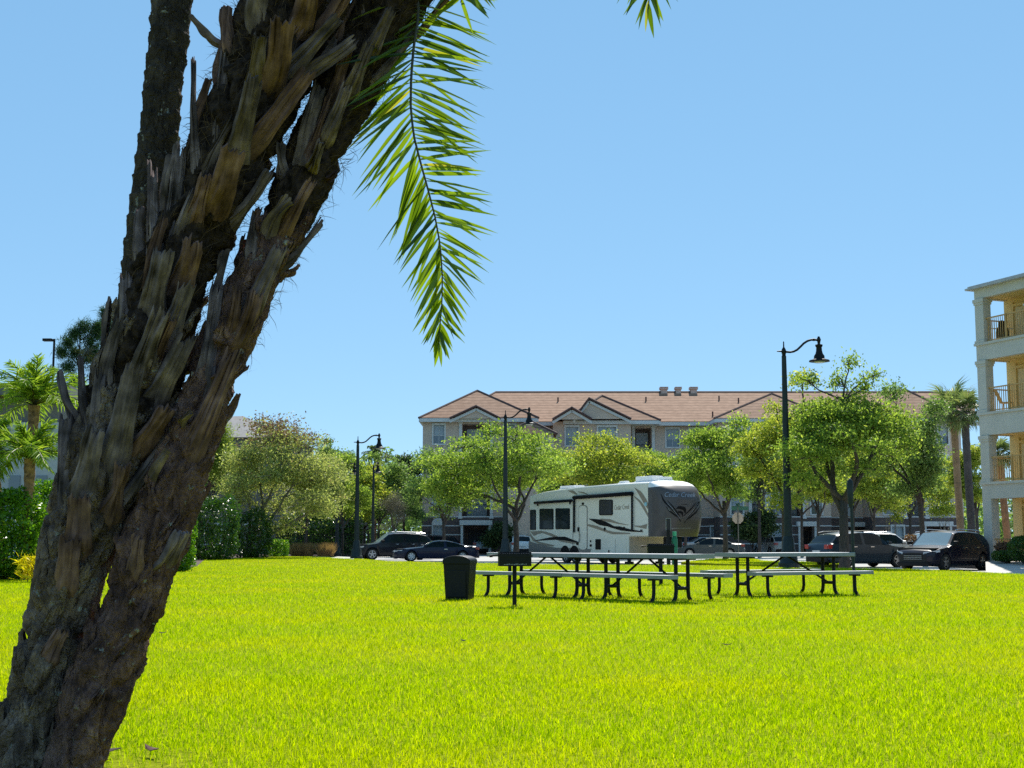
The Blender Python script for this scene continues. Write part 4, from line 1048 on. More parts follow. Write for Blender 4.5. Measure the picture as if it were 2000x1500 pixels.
M['olive'] = leaf_mat('olive_leaves', (.15, .19, .07), (.45, .50, .16), (.42, .32, .18), trans=.52, tmul=(1.35, 1.35, .85))
M['russet'] = leaf_mat('russet_twigs', (.14, .08, .06), (.28, .18, .12), trans=.4)
M['darkleaf'] = leaf_mat('dark_leaves', (.025, .05, .025), (.09, .14, .05), (.15, .18, .07), trans=.4)
M['feather'] = leaf_mat('feathery_yellow_green', (.13, .20, .03), (.33, .40, .07), trans=.5)
M['hedge'] = leaf_mat('glossy_hedge_leaves', (.04, .13, .008), (.17, .34, .015), (.42, .50, .03), trans=.45, rough=.32, spec=.35)
M['hedgedark'] = leaf_mat('dark_hedge_leaves', (.018, .06, .010), (.07, .16, .02), (.12, .18, .03), trans=.35, rough=.3, spec=.5)
M['greytwig'] = leaf_mat('grey_twigs', (.12, .11, .09), (.24, .22, .18), trans=.2)
M['pine'] = leaf_mat('pine_needles', (.018, .05, .022), (.06, .12, .04), trans=.3)
M['croton'] = leaf_mat('yellow_leaves', (.55, .46, .01), (.85, .70, .02), trans=.45)
M['russetgrass'] = leaf_mat('russet_ornamental_grass', (.20, .12, .06), (.36, .24, .12), trans=.4)
M['palmleaf'] = leaf_mat('palm_leaflets', (.025, .065, .004), (.16, .25, .015), (.30, .30, .04), trans=.55, tmul=(1.7, 1.6, .6), rough=.32, spec=.6)
M['palmfar'] = leaf_mat('far_palm_leaflets', (.12, .22, .02), (.34, .46, .05), (.44, .46, .08), trans=.5, rough=.35)
M['sabal'] = leaf_mat('fan_palm_leaves', (.09, .13, .05), (.24, .30, .12), (.36, .3, .16), trans=.35, rough=.4)

def limb(mb, a, b, r0, r1, rg, bend=.12, seg=6, n=7):
    a, b = Vector(a), Vector(b); d = (b - a).length; pts, rr = [], []
    off = Vector(rg.normal(size=3)) * bend * d; off.z = abs(off.z) * .8
    for k in range(seg + 1):
        u = k / seg; p = a.lerp(b, u) + off * (4 * u * (1 - u)) * .5 + Vector(rg.normal(size=3)) * .012 * d * (0 < k < seg)
        pts.append(p); rr.append(r0 + (r1 - r0) * u)
    mb.tube(pts, rr, n)
    return pts
def tree(label, px, Y, box, mt, seed, nleaf=9000, leaf=.15, fork=.35, tr=.14, z=RZ, name='oak_tree', group=None, nl=13, bark='bark', lean=0, clump=.24, per=11, shell=.5, extra=(), aspect=.5, fill=.92, stems=1, depth=None, mt2=None):
    """trunk and limbs reaching into a crown whose lumps fill the box (px0, px1, py0, py1) seen at distance Y"""
    rg = np.random.default_rng(seed); nleaf = int(nleaf * 1.9)
    bx = fx(px, Y)
    t = thing(name, label, 'tree', (bx, Y, z), 0, group)
    x0, x1 = fx(box[0], Y) - bx, fx(box[1], Y) - bx; zt, zb = P(1000, box[2], Y).z - z, P(1000, box[3], Y).z - z
    cx, cz, rx, rz = (x0 + x1) / 2, (zt + zb) / 2, (x1 - x0) / 2, (zt - zb) / 2; ry = depth or min(rx, 1.25 * max(rz, 1))
    lumps = []
    for k in range(int(nl * 2.3)):
        p = rg.normal(size=3) * np.array([1, 1, .85]); p /= np.linalg.norm(p)
        if p[2] < -.5 and rg.uniform() < .6: p[2] = -p[2]
        ext = 1 + .42 * noise.noise(Vector(p) * 1.6 + Vector((seed * 3.1, 0, 0))); q = p * ext * rg.uniform(.2, 1) ** .5 * .86
        lumps.append((np.array([cx + q[0] * rx, q[1] * ry, cz + q[2] * rz]), np.array([rx, ry, min(rz, rx) * .52]) * .25 * rg.uniform(.6, 1.45)))
    for e in extra:
        ex, ez = fx(e[0], Y) - bx, P(1000, e[1], Y).z - z; lumps.append((np.array([ex, rg.uniform(-.3, .3) * ry, ez]), np.array([e[2], e[2], e[3]]) * Y / F))
    mb = MB(); fz_ = max(.8, zb + (zt - zb) * .02) if fork is None else max(.7, zb * (1 - fork) + cz * fork)
    fork_p = Vector((lean + .1 * cx, 0, fz_))
    roots = []
    if stems == 1:
        mb.tube([(0, 0, -.1), (lean * .1, 0, .12), (lean * .4 + .02, .02, fz_ * .5), fork_p], [tr * 1.5, tr * 1.1, tr * .92, tr * .8], 12); roots = [fork_p]
    else:
        for k in range(stems):
            a = 2 * pi * k / stems + rg.uniform(0, .5); q = Vector((cos(a) * rx * .28, sin(a) * ry * .28, fz_)); limb(mb, (cos(a) * .08, sin(a) * .08, -.1), q, tr, tr * .7, rg, .05); roots.append(q)
    leaf *= 1.12; CC = []; tot = sum(np.prod(l[1]) ** .67 for l in lumps)
    cs_ = np.array([l[0] for l in lumps]); nb_ = min(len(cs_), 5 if stems == 1 else 1); seeds_ = [int(rg.integers(len(cs_)))]
    while len(seeds_) < nb_: seeds_.append(int(np.argmax(np.min(np.linalg.norm(cs_[:, None] - cs_[seeds_][None], axis=2), axis=1))))
    for _ in range(4):
        lab = np.argmin(np.linalg.norm(cs_[:, None] - (cs_[seeds_] if _ == 0 else cen)[None], axis=2), axis=1); cen = np.array([cs_[lab == q].mean(0) if (lab == q).any() else cs_[seeds_[q]] for q in range(nb_)])
    boughs = []
    if stems == 1:
        for q in range(nb_):
            e_ = fork_p.lerp(Vector(cen[q]), 1.0); st_ = Vector((lean * .4, 0, fz_ * rg.uniform(.72, 1.0))); boughs.append(limb(mb, st_, e_, tr * rg.uniform(.5, .66), tr * .2, rg, .22, 9, 8))
    for (c, r), lb in zip(lumps, lab):
        rt = min(roots, key=lambda q: (Vector(c) - q).length)
        if boughs:
            rt = min(boughs[lb][3:], key=lambda q: (Vector(c) - q).length * (1.0 if q.z < c[2] + .2 else 1.5))
        pts = limb(mb, rt, Vector(c), tr * .22, tr * .07, rg, .18)
        ncl = max(3, int(nleaf / per * (np.prod(r) ** .67) / tot))
        S = sphere_pts(ncl, rg, shell); S[:, 2] = np.where(S[:, 2] < -.35, -S[:, 2] * .6, S[:, 2]); S = S * r * (1 + .18 * rg.normal(size=(ncl, 1))) + c
        nt = max(2, ncl // 9); tw = S[:nt] + (S[:nt] - c) * rg.uniform(.25, .75, (nt, 1)); S = np.concatenate([S, tw])
        CC.append(S)
        for k in range(min(5, ncl)):
            if k < 2: limb(mb, pts[-1], Vector(tw[k % nt]), tr * .1, tr * .03, rg, .1, 3, 4)
            limb(mb, pts[-1 - (k % 3)], Vector(S[k]), tr * .16, tr * .05, rg, .15, 4, 5)
    tk = mb.build('trunk', M[bark], t, smooth=True)
    CC = np.concatenate(CC); Cn = np.repeat(CC, per, axis=0); Cn = Cn + rg.normal(size=Cn.shape) * clump * np.array([1, 1, .8])
    V, Fq = leaf_quads(Cn, leaf, rg, aspect)
    mi = None
    if mt2:
        mi = (rg.uniform(0, 1, len(Fq)) < np.clip((Cn[:, 2] - (cz + .45 * rz)) / (.5 * rz), 0, .8)).astype(int)
    np_mesh('crown', V, Fq, None, t, mats=[M[mt]] + ([M[mt2]] if mt2 else []), midx=mi)
    return t
OG = 'street oaks round the parking area'
WG = 'thin trunked trees along the picket fence'
tree('bright green young oak with low spreading crown, left of the trailer roof', 1008, 79, (806, 1132, 826, 1030), 'oak', 11, 15000, .15, group=OG, nl=20, tr=.17, extra=((965, 850, 26, 22), (870, 960, 35, 26), (1010, 850, 20, 14)))
tree('yellow green oak crown rising directly behind the trailer roof', 1182, 88, (1050, 1312, 848, 1010), 'oakyellow', 12, 11000, .15, group=OG, nl=16, tr=.15)
tree('pale green oak before the left end wall of the apartments', 868, 100, (778, 938, 862, 1040), 'oakgreen', 13, 6500, .16, group=OG, nl=11, tr=.13)
tree('oak with slim straight trunk standing just right of the trailer nose, by the stop sign', 1412, 79, (1312, 1500, 820, 1012), 'oak', 14, 11500, .15, group=OG, nl=16, tr=.15, z=-.08, extra=((1365, 860, 30, 20), (1440, 830, 22, 14)))
tree('yellow leaved oak directly behind the tallest lamp post', 1527, 70, (1440, 1625, 765, 1010), 'oakyellow', 15, 12000, .14, group=OG, nl=17, tr=.17, extra=((1570, 745, 26, 18), (1480, 880, 28, 22)))
tree('tallest oak, thin sprigs on its top and a forked trunk at the lawn edge', 1641, 50.5, (1515, 1795, 745, 985), 'oak', 16, 17000, .11, group=OG, nl=22, tr=.19, z=0, clump=.17, fork=.12, extra=((1668, 710, 16, 24), (1652, 745, 18, 22), (1708, 735, 16, 14), (1580, 745, 20, 14), (1690, 760, 22, 18), (1560, 940, 30, 22)))
tree('dark hearted green oak between the tallest oak and the palms', 1793, 64, (1678, 1842, 782, 1000), 'oakgreen', 17, 12500, .13, group=OG, nl=18, tr=.14, extra=((1745, 770, 20, 18), (1830, 800, 22, 18)))
tree('low oak behind the grey green SUV, its trunk between the two oaks', 1592, 86, (1550, 1650, 890, 1018), 'oakyellow', 18, 5000, .15, group=OG, nl=9, tr=.12)
tree('light green oak behind the white SUV windshield', 1700, 92, (1660, 1760, 880, 1020), 'oakyellow', 19, 6500, .15, group=OG, nl=10, tr=.12)
tree('oak filling the gap between the palm trunks and the balcony building', 1900, 90, (1845, 1935, 858, 1030), 'oakyellow', 20, 7500, .15, group=OG, nl=11, tr=.12)
tree('oak behind the stop sign with foliage reaching across to the tallest lamp post', 1478, 96, (1440, 1545, 850, 1000), 'oakgreen', 61, 7000, .16, group=OG, nl=10, tr=.12)
tree('broad yellow green oak deep behind the tallest oak', 1660, 102, (1590, 1740, 820, 1005), 'oakyellow', 62, 9000, .17, group=OG, nl=13, tr=.13)
tree('oak deep behind the dark hearted oak, right of the white SUV', 1770, 106, (1720, 1850, 870, 1020), 'oak', 63, 7000, .17, group=OG, nl=10, tr=.12)
tree('oak close to the apartment wall above the middle of the trailer roof', 1262, 104, (1215, 1325, 872, 1000), 'oakgreen', 64, 6000, .17, group=OG, nl=10, tr=.12)
tree('oak filling the space between the trailer nose and the lamp post, before the apartments', 1335, 101, (1250, 1400, 862, 1005), 'oak', 65, 8000, .17, group=OG, nl=12, tr=.11)
tree('oak behind the tallest lamp post and low in the gap', 1560, 99, (1500, 1650, 860, 1008), 'oakgreen', 66, 8000, .17, group=OG, nl=12, tr=.11)
tree('oak right of the middle lamp post, low behind the long trailer', 1105, 103, (1040, 1190, 880, 1010), 'oak', 67, 7500, .17, group=OG, nl=12, tr=.11)
tree('green tree crown behind the picket fence, right of the lamp among the leaves', 742, 112, (690, 800, 884, 1045), 'oakgreen', 68, 7000, .18, group=WG, nl=11, tr=.1, name='thin_tree')
CG = 'multi stemmed crape myrtles by the apartments'
tree('crape myrtle with pale slender stems, left one behind the white SUV', 1733, 100, (1700, 1768, 940, 1035), 'oakyellow', 21, 2600, .15, group=CG, nl=7, tr=.05, stems=5, bark='bark2', name='crape_myrtle', fork=.1)
tree('crape myrtle with pale slender stems, right one beside the palm trunk', 1838, 100, (1800, 1868, 930, 1035), 'oakyellow', 22, 2600, .15, group=CG, nl=7, tr=.05, stems=5, bark='bark2', name='crape_myrtle', fork=.1)
tree('dark evergreen shrub standing against the apartments behind the stop sign', 1465, 108, (1430, 1512, 985, 1072), 'darkleaf', 23, 3600, .2, nl=8, tr=.06, name='evergreen_shrub', fork=.1)
tree('dark evergreen shrub against the apartments beside the porch left of the trailer', 975, 111, (952, 1000, 1018, 1076), 'darkleaf', 24, 2600, .2, nl=6, tr=.06, name='evergreen_shrub', fork=.1)
tree('large spreading olive tree with pale forked limbs and russet top beside the hedges', 490, 80, (425, 680, 818, 1052), 'olive', 31, 15000, .14, nl=24, tr=.2, bark='bark2', z=0, clump=.3, fork=.02, mt2='russet', name='spreading_tree', shell=.35, extra=((470, 985, 40, 30), (640, 930, 30, 40)))
tree('feathery yellow green conical tree between the palm trunk and the olive tree', 420, 86, (376, 456, 832, 985), 'feather', 32, 8000, .22, nl=12, tr=.1, aspect=.16, clump=.35, name='feathery_tree', z=0, extra=((430, 850, 14, 22),))
tree('thin trunked olive green tree at the left end of the picket fence', 601, 92, (550, 695, 875, 1054), 'olive', 33, 5200, .15, group=WG, nl=10, tr=.09, z=0, name='thin_tree')
tree('thin trunked yellowish tree between the two near lamp posts on the left', 672, 98, (625, 735, 866, 1050), 'oak', 34, 6500, .16, group=WG, nl=11, tr=.09, z=0, name='thin_tree')
tree('thin trunked tree just right of the lamp post beside the black SUV', 715, 104, (678, 772, 893, 1054), 'oakyellow', 35, 5200, .17, group=WG, nl=10, tr=.08, name='thin_tree')
tree('bushy grey green tree behind the black SUV roof', 770, 108, (722, 842, 898, 1056), 'oakgreen', 36, 7500, .17, group=WG, nl=11, tr=.1, name='thin_tree')
tree('dark round oak crown standing left of the apartments', 790, 118, (745, 852, 882, 1012), 'darkleaf', 37, 6000, .2, nl=10, tr=.12, name='dark_tree')
tree('dark green tree behind the lamp among the leaves', 640, 112, (590, 700, 858, 1020), 'oakgreen', 38, 7000, .19, nl=11, tr=.12, name='dark_tree')
tree('leafless grey twiggy shrub behind the black SUV', 768, 98, (742, 795, 958, 1055), 'greytwig', 39, 1800, .22, nl=8, tr=.04, stems=6, bark='bark2', name='bare_shrub', aspect=.08, fork=.1)
tree('dark blue green tree low behind the left palms', 122, 66, (88, 165, 770, 900), 'pine', 40, 5200, .22, nl=10, tr=.1, z=0, name='dark_tree', aspect=.15)
tree('dark leafy tree filling the gap right of the palm trunk at the lawn side', 395, 98, (330, 470, 850, 1010), 'oakgreen', 41, 6500, .2, nl=11, tr=.12, z=0, name='dark_tree')

def pine(label, px, Y, top, clusters, seed):
    rg = np.random.default_rng(seed); bx = fx(px, Y); t = thing('pine_tree', label, 'tree', (bx, Y, 0), 0, 'pines behind the palm trunk')
    zt = P(1000, top, Y).z; mb = MB(); mb.tube([(0, 0, -.1), (.1, 0, zt * .5), (0, 0, zt)], [.16, .11, .03], 8); Cs, Ds = [], []
    for cpx, cpy, r in clusters:
        c = np.array([fx(cpx, Y) - bx, rg.uniform(-.8, .8), P(1000, cpy, Y).z]); limb(mb, (0, 0, max(1, c[2] - .9)), Vector(c), .05, .02, rg, .1, 4, 5)
        n = 700; d = rg.normal(size=(n, 3)); d[:, 2] += .35; d /= np.linalg.norm(d, axis=1)[:, None]
        sub = c + rg.normal(size=(n, 3)) * r * Y / F * .42; Cs.append(sub); Ds.append(d)
    mb.build('trunk', M['bark'], t, smooth=True)
    C, d = np.concatenate(Cs), np.concatenate(Ds); n = len(C); w = np.cross(d, rg.normal(size=(n, 3))); w /= np.linalg.norm(w, axis=1)[:, None]; s = rg.uniform(.3, .6, (n, 1))
    V = np.stack([C - w * .018, C + w * .018, C + d * s], 1).reshape(-1, 3); np_mesh('crown', V, np.arange(3 * n).reshape(n, 3), M['pine'], t)
pine('left pine with round needle tufts rising behind the palms', 150, 90, 628, [(122, 668, 15), (140, 690, 14), (158, 640, 18), (168, 668, 18), (145, 655, 14), (118, 690, 12), (165, 700, 20), (135, 720, 18), (180, 730, 20), (150, 750, 20), (185, 640, 12), (175, 690, 16)], 5)
pine('right pine with its tip against the trunk of the big palm', 200, 92, 603, [(198, 612, 13), (200, 630, 15), (212, 640, 14), (190, 655, 14), (206, 668, 18), (195, 700, 20), (215, 720, 20), (200, 760, 22)], 6)
pine('pine seen in the gap between the two stems of the big palm', 390, 100, 725, [(385, 738, 12), (392, 755, 14), (378, 775, 16), (398, 790, 16), (370, 800, 16), (390, 815, 18), (365, 830, 18), (385, 850, 18), (360, 860, 18)], 8)

def hedge(label, px0, px1, py0, py1, Y, mt, n, leaf, seed, depth=None, name='hedge_shrub', z=0, group=None, cat='shrub', aspect=.5, power=3.0, lumpy=.12):
    rg = np.random.default_rng(seed); x0, x1 = fx(px0, Y), fx(px1, Y); zt = P(1000, py0, Y).z - z; bx = (x0 + x1) / 2; rx = (x1 - x0) / 2; ry = depth or rx
    t = thing(name, label, cat, (bx, Y + ry * .7, z), 0, group)
    d = rg.normal(size=(n, 3)); d /= np.linalg.norm(d, axis=1)[:, None]
    sc = (np.abs(d) ** power).sum(1) ** (-1 / power); sh = rg.uniform(.55, 1.0, n) ** .45
    nz = np.array([noise.noise(Vector(v) * 3.1 + Vector((seed, 0, 0))) for v in d])
    C = d * (sc * sh * (1 + lumpy * 2.2 * nz))[:, None] * np.array([rx, ry, zt * .52]) + np.array([0, 0, zt * .5])
    C[:, 2] = np.abs(C[:, 2]) + .03
    V, Fq = leaf_quads(C, leaf, rg, aspect); np_mesh('foliage', V, Fq, M[mt], t)
    mb = MB()
    for k in range(7):
        a = rg.uniform(0, 2 * pi); limb(mb, (cos(a) * rx * .2, sin(a) * ry * .2, -.05), (cos(a) * rx * .7, sin(a) * ry * .7, zt * .75), .035, .012, rg, .1, 4, 5)
    mb.build('stem', M['bark'], t)
    return t
hedge('large rounded glossy green shrub at the left edge of the lawn', -70, 78, 962, 1130, 34.0, 'hedge', 15000, .11, 51)
hedge('darker glossy shrub behind the yellow leaved plant, left of the palm trunk', 52, 150, 944, 1095, 40, 'hedge', 9000, .11, 52)
hedge('tall narrow glossy shrub just right of the palm trunk', 316, 380, 962, 1116, 43.5, 'hedge', 8000, .11, 53, power=4)
hedge('dark clipped hedge shrub between the glossy shrub and the olive tree', 372, 462, 975, 1094, 70, 'hedgedark', 9000, .15, 54, power=4, z=0)
hedge('dark loose shrub under the olive tree', 452, 530, 1000, 1088, 78, 'hedgedark', 6000, .15, 55, lumpy=.2)
hedge('long dark hedge behind the picket fence', 552, 705, 1004, 1078, 100, 'hedgedark', 9000, .2, 61, depth=.9, power=6, lumpy=.1)
hedge('small clipped bright bush right of the olive tree trunk', 524, 566, 1055, 1086, 84, 'hedge', 2600, .12, 56, power=5, lumpy=.05)
for k, (a, b, w) in enumerate(((572, 618, 'left tuft of russet ornamental grass before the picket fence'), (624, 656, 'right tuft of russet ornamental grass before the picket fence'))):
    rg = np.random.default_rng(70 + k); Y = 88; x0, x1 = fx(a, Y), fx(b, Y); t = thing('ornamental_grass', w, 'grass tuft', ((x0 + x1) / 2, Y, 0), 0, 'russet grasses')
    n = 1500; B = np.stack([rg.uniform(-.5, .5, n) * (x1 - x0) * .8, rg.uniform(-.5, .5, n) * 1.1, np.zeros(n)], 1); T = B + np.stack([rg.normal(0, .22, n), rg.normal(0, .22, n), rg.uniform(.4, .95, n)], 1); S = np.stack([np.full(n, .022), rg.normal(0, .01, n), np.zeros(n)], 1)
    np_mesh('blades', np.stack([B - S, B + S, T], 1).reshape(-1, 3), np.arange(3 * n).reshape(n, 3), M['russetgrass'], t)
hedge('round dark clipped bush at the right edge below the balconies', 1966, 2030, 1048, 1096, 51.0, 'hedgedark', 5000, .08, 57, power=2.2, lumpy=.04, z=.18)
hedge('low green hedge between the black navy SUV and the round bush', 1934, 1985, 1078, 1097, 52.6, 'hedgedark', 3200, .08, 58, power=5, lumpy=.05, z=.18, depth=.4)
hedge('dark reddish shrub against the ground floor railing', 1938, 1966, 1062, 1090, 53.6, 'russet', 1500, .1, 59, lumpy=.2, z=.2, depth=.3)
hedge('red leaved bush beyond the white SUV', 1760, 1785, 1046, 1062, 76, 'russet', 1200, .12, 60, lumpy=.2, z=.4)
t = thing('croton_plant', 'yellow long leaved plant at the foot of the glossy shrub', 'plant', (fx(78, 32.4), 32.6, 0))
rg = np.random.default_rng(77); n = 330; B = np.stack([rg.uniform(-.42, .42, n), rg.uniform(-.3, .3, n), rg.uniform(.02, .6, n) ** 1.0], 1)
d = rg.normal(size=(n, 3)); d[:, 2] = np.abs(d[:, 2]) * .8 + .35; d /= np.linalg.norm(d, axis=1)[:, None]; w = np.cross(d, rg.normal(size=(n, 3))); w /= np.linalg.norm(w, axis=1)[:, None]; s = rg.uniform(.16, .34, (n, 1))
np_mesh('foliage', np.stack([B, B + d * s * .45 + w * .026, B + d * s - np.array([0, 0, .05]), B + d * s * .45 - w * .026], 1).reshape(-1, 3), np.arange(4 * n).reshape(n, 4), M['croton'], t)
mb = MB()
for k in range(6): mb.tube([(-.2 + .09 * k, 0, -.02), (-.22 + .1 * k, .03, .5)], .012, 5)
mb.build('stem', M['bark'], t)
# far wood that closes the horizon
rg = np.random.default_rng(90); n = 42000
Cx = np.concatenate([rg.uniform(-95, -10, n), rg.uniform(45, 120, n // 2)]); Cy = rg.uniform(150, 172, len(Cx)); hmx = 7.5 + 2.2 * np.sin(Cx * .31) + 1.6 * np.sin(Cx * .83 + 1) + 1.0 * np.sin(Cx * 2.1)
Cz = hmx * rg.uniform(0, 1, len(Cx)) ** .85 - .4
V, Fq = leaf_quads(np.stack([Cx, Cy, Cz], 1), .75, rg)
tag(np_mesh('treeline', V, Fq, M['oakgreen']), kind='stuff')

# ---------------------------------------------------------------- palms
def frond_np(path, leafl, ang, nper, width, rg, droop=.12, vee=.35, side0=None, jit=.15, start=.06, both=(1, -1)):
    """leaflets along a rachis: path = list of Vector, leafl/ang = functions of u giving length and angle from the tip direction"""
    pts = np.array([tuple(p) for p in path]); dl = np.concatenate([[0], np.cumsum(np.linalg.norm(np.diff(pts, axis=0), axis=1))]); Lg = dl[-1]
    V, Fc, b = [], [], 0
    def at(s): return np.array([np.interp(s, dl, pts[:, k]) for k in range(3)])
    for sd in both:
        for k in range(nper):
            u = start + (1 - start) * (k + rg.uniform(-.35, .35)) / nper; u = min(max(u, start), .998)
            p = at(u * Lg); tg = at(min(Lg, u * Lg + .02 * Lg)) - at(max(0, u * Lg - .02 * Lg)); tg /= np.linalg.norm(tg)
            S = np.array(side0 if side0 is not None else np.cross(tg, [0, 0, 1])); S = S - tg * S.dot(tg); S /= np.linalg.norm(S) + 1e-9; N = np.cross(S, tg)
            a = ang(u, sd) + rg.normal(0, jit); ln = leafl(u, sd) * rg.uniform(.85, 1.12)
            d = tg * cos(a) + S * sd * sin(a); d = d + N * (vee * rg.uniform(.2, 1.3) * (1 if rg.uniform() < .75 else -1)); d /= np.linalg.norm(d)
            w = np.cross(d, N); w /= np.linalg.norm(w); tw = rg.normal(0, .5); w = w * cos(tw) + np.cross(d, w) * sin(tw)
            g = np.array([0, 0, -1.0]); wd = width * rg.uniform(.8, 1.2); fold = np.cross(d, w) * wd * .35
            q = []
            for f_, ww in ((0, .35), (.18, .95), (.45, 1.0), (.75, .62), (1, .03)):
                c = p + d * ln * f_ + g * droop * ln * f_ * f_
                q += [c - w * wd * ww * .5 + fold * ww, c, c + w * wd * ww * .5 + fold * ww]
            V += q
            for i in range(4):
                for j in range(2): Fc.append((b + i * 3 + j, b + i * 3 + j + 1, b + (i + 1) * 3 + j + 1, b + (i + 1) * 3 + j))
            b += 15
    return np.array(V), np.array(Fc)
def rachis(path, r0, r1):
    mb = MB(); n = len(path); mb.tube(path, [r0 + (r1 - r0) * k / (n - 1) for k in range(n)], 7); return mb
def feather_palm(label, px, Y, py_c, nf, Lf, seed, trunk_r=.15, mt='palmfar', z=0, group='feather palms on the far left', base_px=None, droop=.62, nper=40, name='date_palm', wid=.032):
    rg = np.random.default_rng(seed); bx = fx(base_px or px, Y); zc = P(1000, py_c, Y).z - z; dx = fx(px, Y) - bx
    t = thing(name, label, 'palm', (bx, Y, z), 0, group)
    mb = MB(); zs = np.linspace(-.1, zc, 26); mb.tube([(dx * max(0, q / zc) ** 1.5, 0, q) for q in zs], [trunk_r * (1.0 + .14 * ((i % 2) - .5) + .25 * max(0, (q - zc * .8) / (zc * .2 + .01))) for i, q in enumerate(zs)], 12); mb.build('trunk', M['bootwood'], t)
    protos = []
    for k in range(3):
        up = (.5, .95, 1.3)[k]; dr = droop * (1.1, .95, .75)[k]
        path = [Vector((Lf * u * cos(up) * (1 + .1 * u), 0, Lf * (u * sin(up) - dr * u * u))) for u in np.linspace(0, 1, 12)]
        V, Fc = frond_np(path, lambda u, s: Lf * .27 * (.5 + 1.1 * u * (1 - u) * 2) * (1 - .5 * u), lambda u, s: 1.0 - .5 * u, nper, wid, rg, vee=.45, side0=(0, 1, 0), start=.12)
        protos.append((V, Fc, path))
    first = {}
    for i in range(nf):
        k = i % 3
        if k not in first:
            V, Fc, path = protos[k]; o = rachis(path, .022, .006).build('frond', M['rachis'], t)
            lf = np_mesh('leaflets', V, Fc, M[mt], o); first[k] = o
        else:
            o = copy_tree(first[k], t)
        o.location = (dx, 0, zc); o.rotation_euler = (rg.normal(0, .08), rg.normal(0, .14), 2.399 * i + rg.normal(0, .2)); o.scale = [rg.uniform(.85, 1.1)] * 3
    return t
M['bootwood'] = mat('palm_trunk_wood', (.16, .085, .045), .95, var=.5, scale=9, bump=.8, bscale=18, c2=(.26, .15, .08))
M['rachis'] = mat('frond_stalk', (.045, .04, .018), .5, var=.3)
feather_palm('upper feather palm with arching fronds and orange brown trunk top', 66, 37, 792, 24, 2.35, 101, .13, base_px=62)
feather_palm('lower feather palm directly below the upper one', 62, 34.5, 896, 22, 1.85, 102, .12, base_px=60)
feather_palm('feather palm cut by the left edge of the view', -12, 36, 888, 20, 1.7, 103, .11, base_px=22)
feather_palm('far feathery palm with drooping fronds behind the lamp beside the black SUV', 735, 116, 893, 22, 2.3, 104, .14, mt='sabal', z=RZ, group=None, droop=.8, name='queen_palm', wid=.09, nper=18)
def fan_palm(label, px, Y, py_c, r, seed, trunk_r, wood, z=RZ, base_px=None, nf=26, group='fan palms by the balcony building'):
    rg = np.random.default_rng(seed); bx = fx(base_px or px, Y); zc = P(1000, py_c, Y).z - z; dx = fx(px, Y) - bx
    t = thing('fan_palm', label, 'palm', (bx, Y, z), 0, group)
    mb = MB(); zs = np.linspace(-.1, zc, 30); mb.tube([(dx * max(0, q / zc), 0, q) for q in zs], [trunk_r * (1 + .06 * (i % 2)) * (1.25 if q > zc * .93 else 1) for i, q in enumerate(zs)], 14); mb.build('trunk', wood, t)
    first = None
    for i in range(nf):
        if first is None:
            o = rachis([Vector((0, 0, 0)), Vector((r * .25, 0, .05)), Vector((r * .5, 0, .05))], .025, .012).build('frond', M['rachis'], t)
            V, Fc = [], []
            for k in range(26):
                a = R(-115 + 230 * k / 25); L = r * .62 * (1 - .25 * abs(a) / 2) * rg.uniform(.85, 1.1); d = np.array([cos(a), sin(a), .12 * rg.normal()]); w = np.array([-sin(a), cos(a), .3]) * .035
                p = np.array([r * .5, 0, .05]); b = len(V); V += [p - w * .4, p + w * .4, p + d * L * .55 - w + [0, 0, .04], p + d * L * .55 + w + [0, 0, .04], p + d * L - [0, 0, .22 * L]]
                Fc += [(b, b + 1, b + 3, b + 2), (b + 2, b + 3, b + 4, b + 4)]
            mbb = MB(); mbb.add([tuple(v) for v in V], [tuple(dict.fromkeys(f)) for f in Fc]); mbb.build('fan', M['sabal'], o); first = o
        else: o = copy_tree(first, t)
        el = R(75) - R(125) * ((i + .5) / nf) ** .9
        o.location = (dx, 0, zc); o.rotation_euler = (0, -el, 2.399 * i); o.scale = [rg.uniform(.85, 1.15)] * 3
    return t
fan_palm('fan palm with tan trunk, left of the pair by the balcony building', 1862, 75, 800, 1.75, 111, .19, mat('tan_palm_trunk', (.34, .22, .12), .9, var=.25, scale=3, bump=.5), base_px=1869)
fan_palm('fan palm with dark grey trunk, right of the pair by the balcony building', 1884, 73, 806, 1.45, 112, .2, mat('dark_palm_trunk', (.085, .075, .07), .9, var=.3, scale=3, bump=.5), base_px=1890, nf=22)
fan_palm('short fan palm seen through the second floor balcony', 1948, 78, 890, 1.2, 113, .2, mat('orange_palm_trunk', (.30, .15, .07), .9, var=.3, scale=3, bump=.5), base_px=1960)
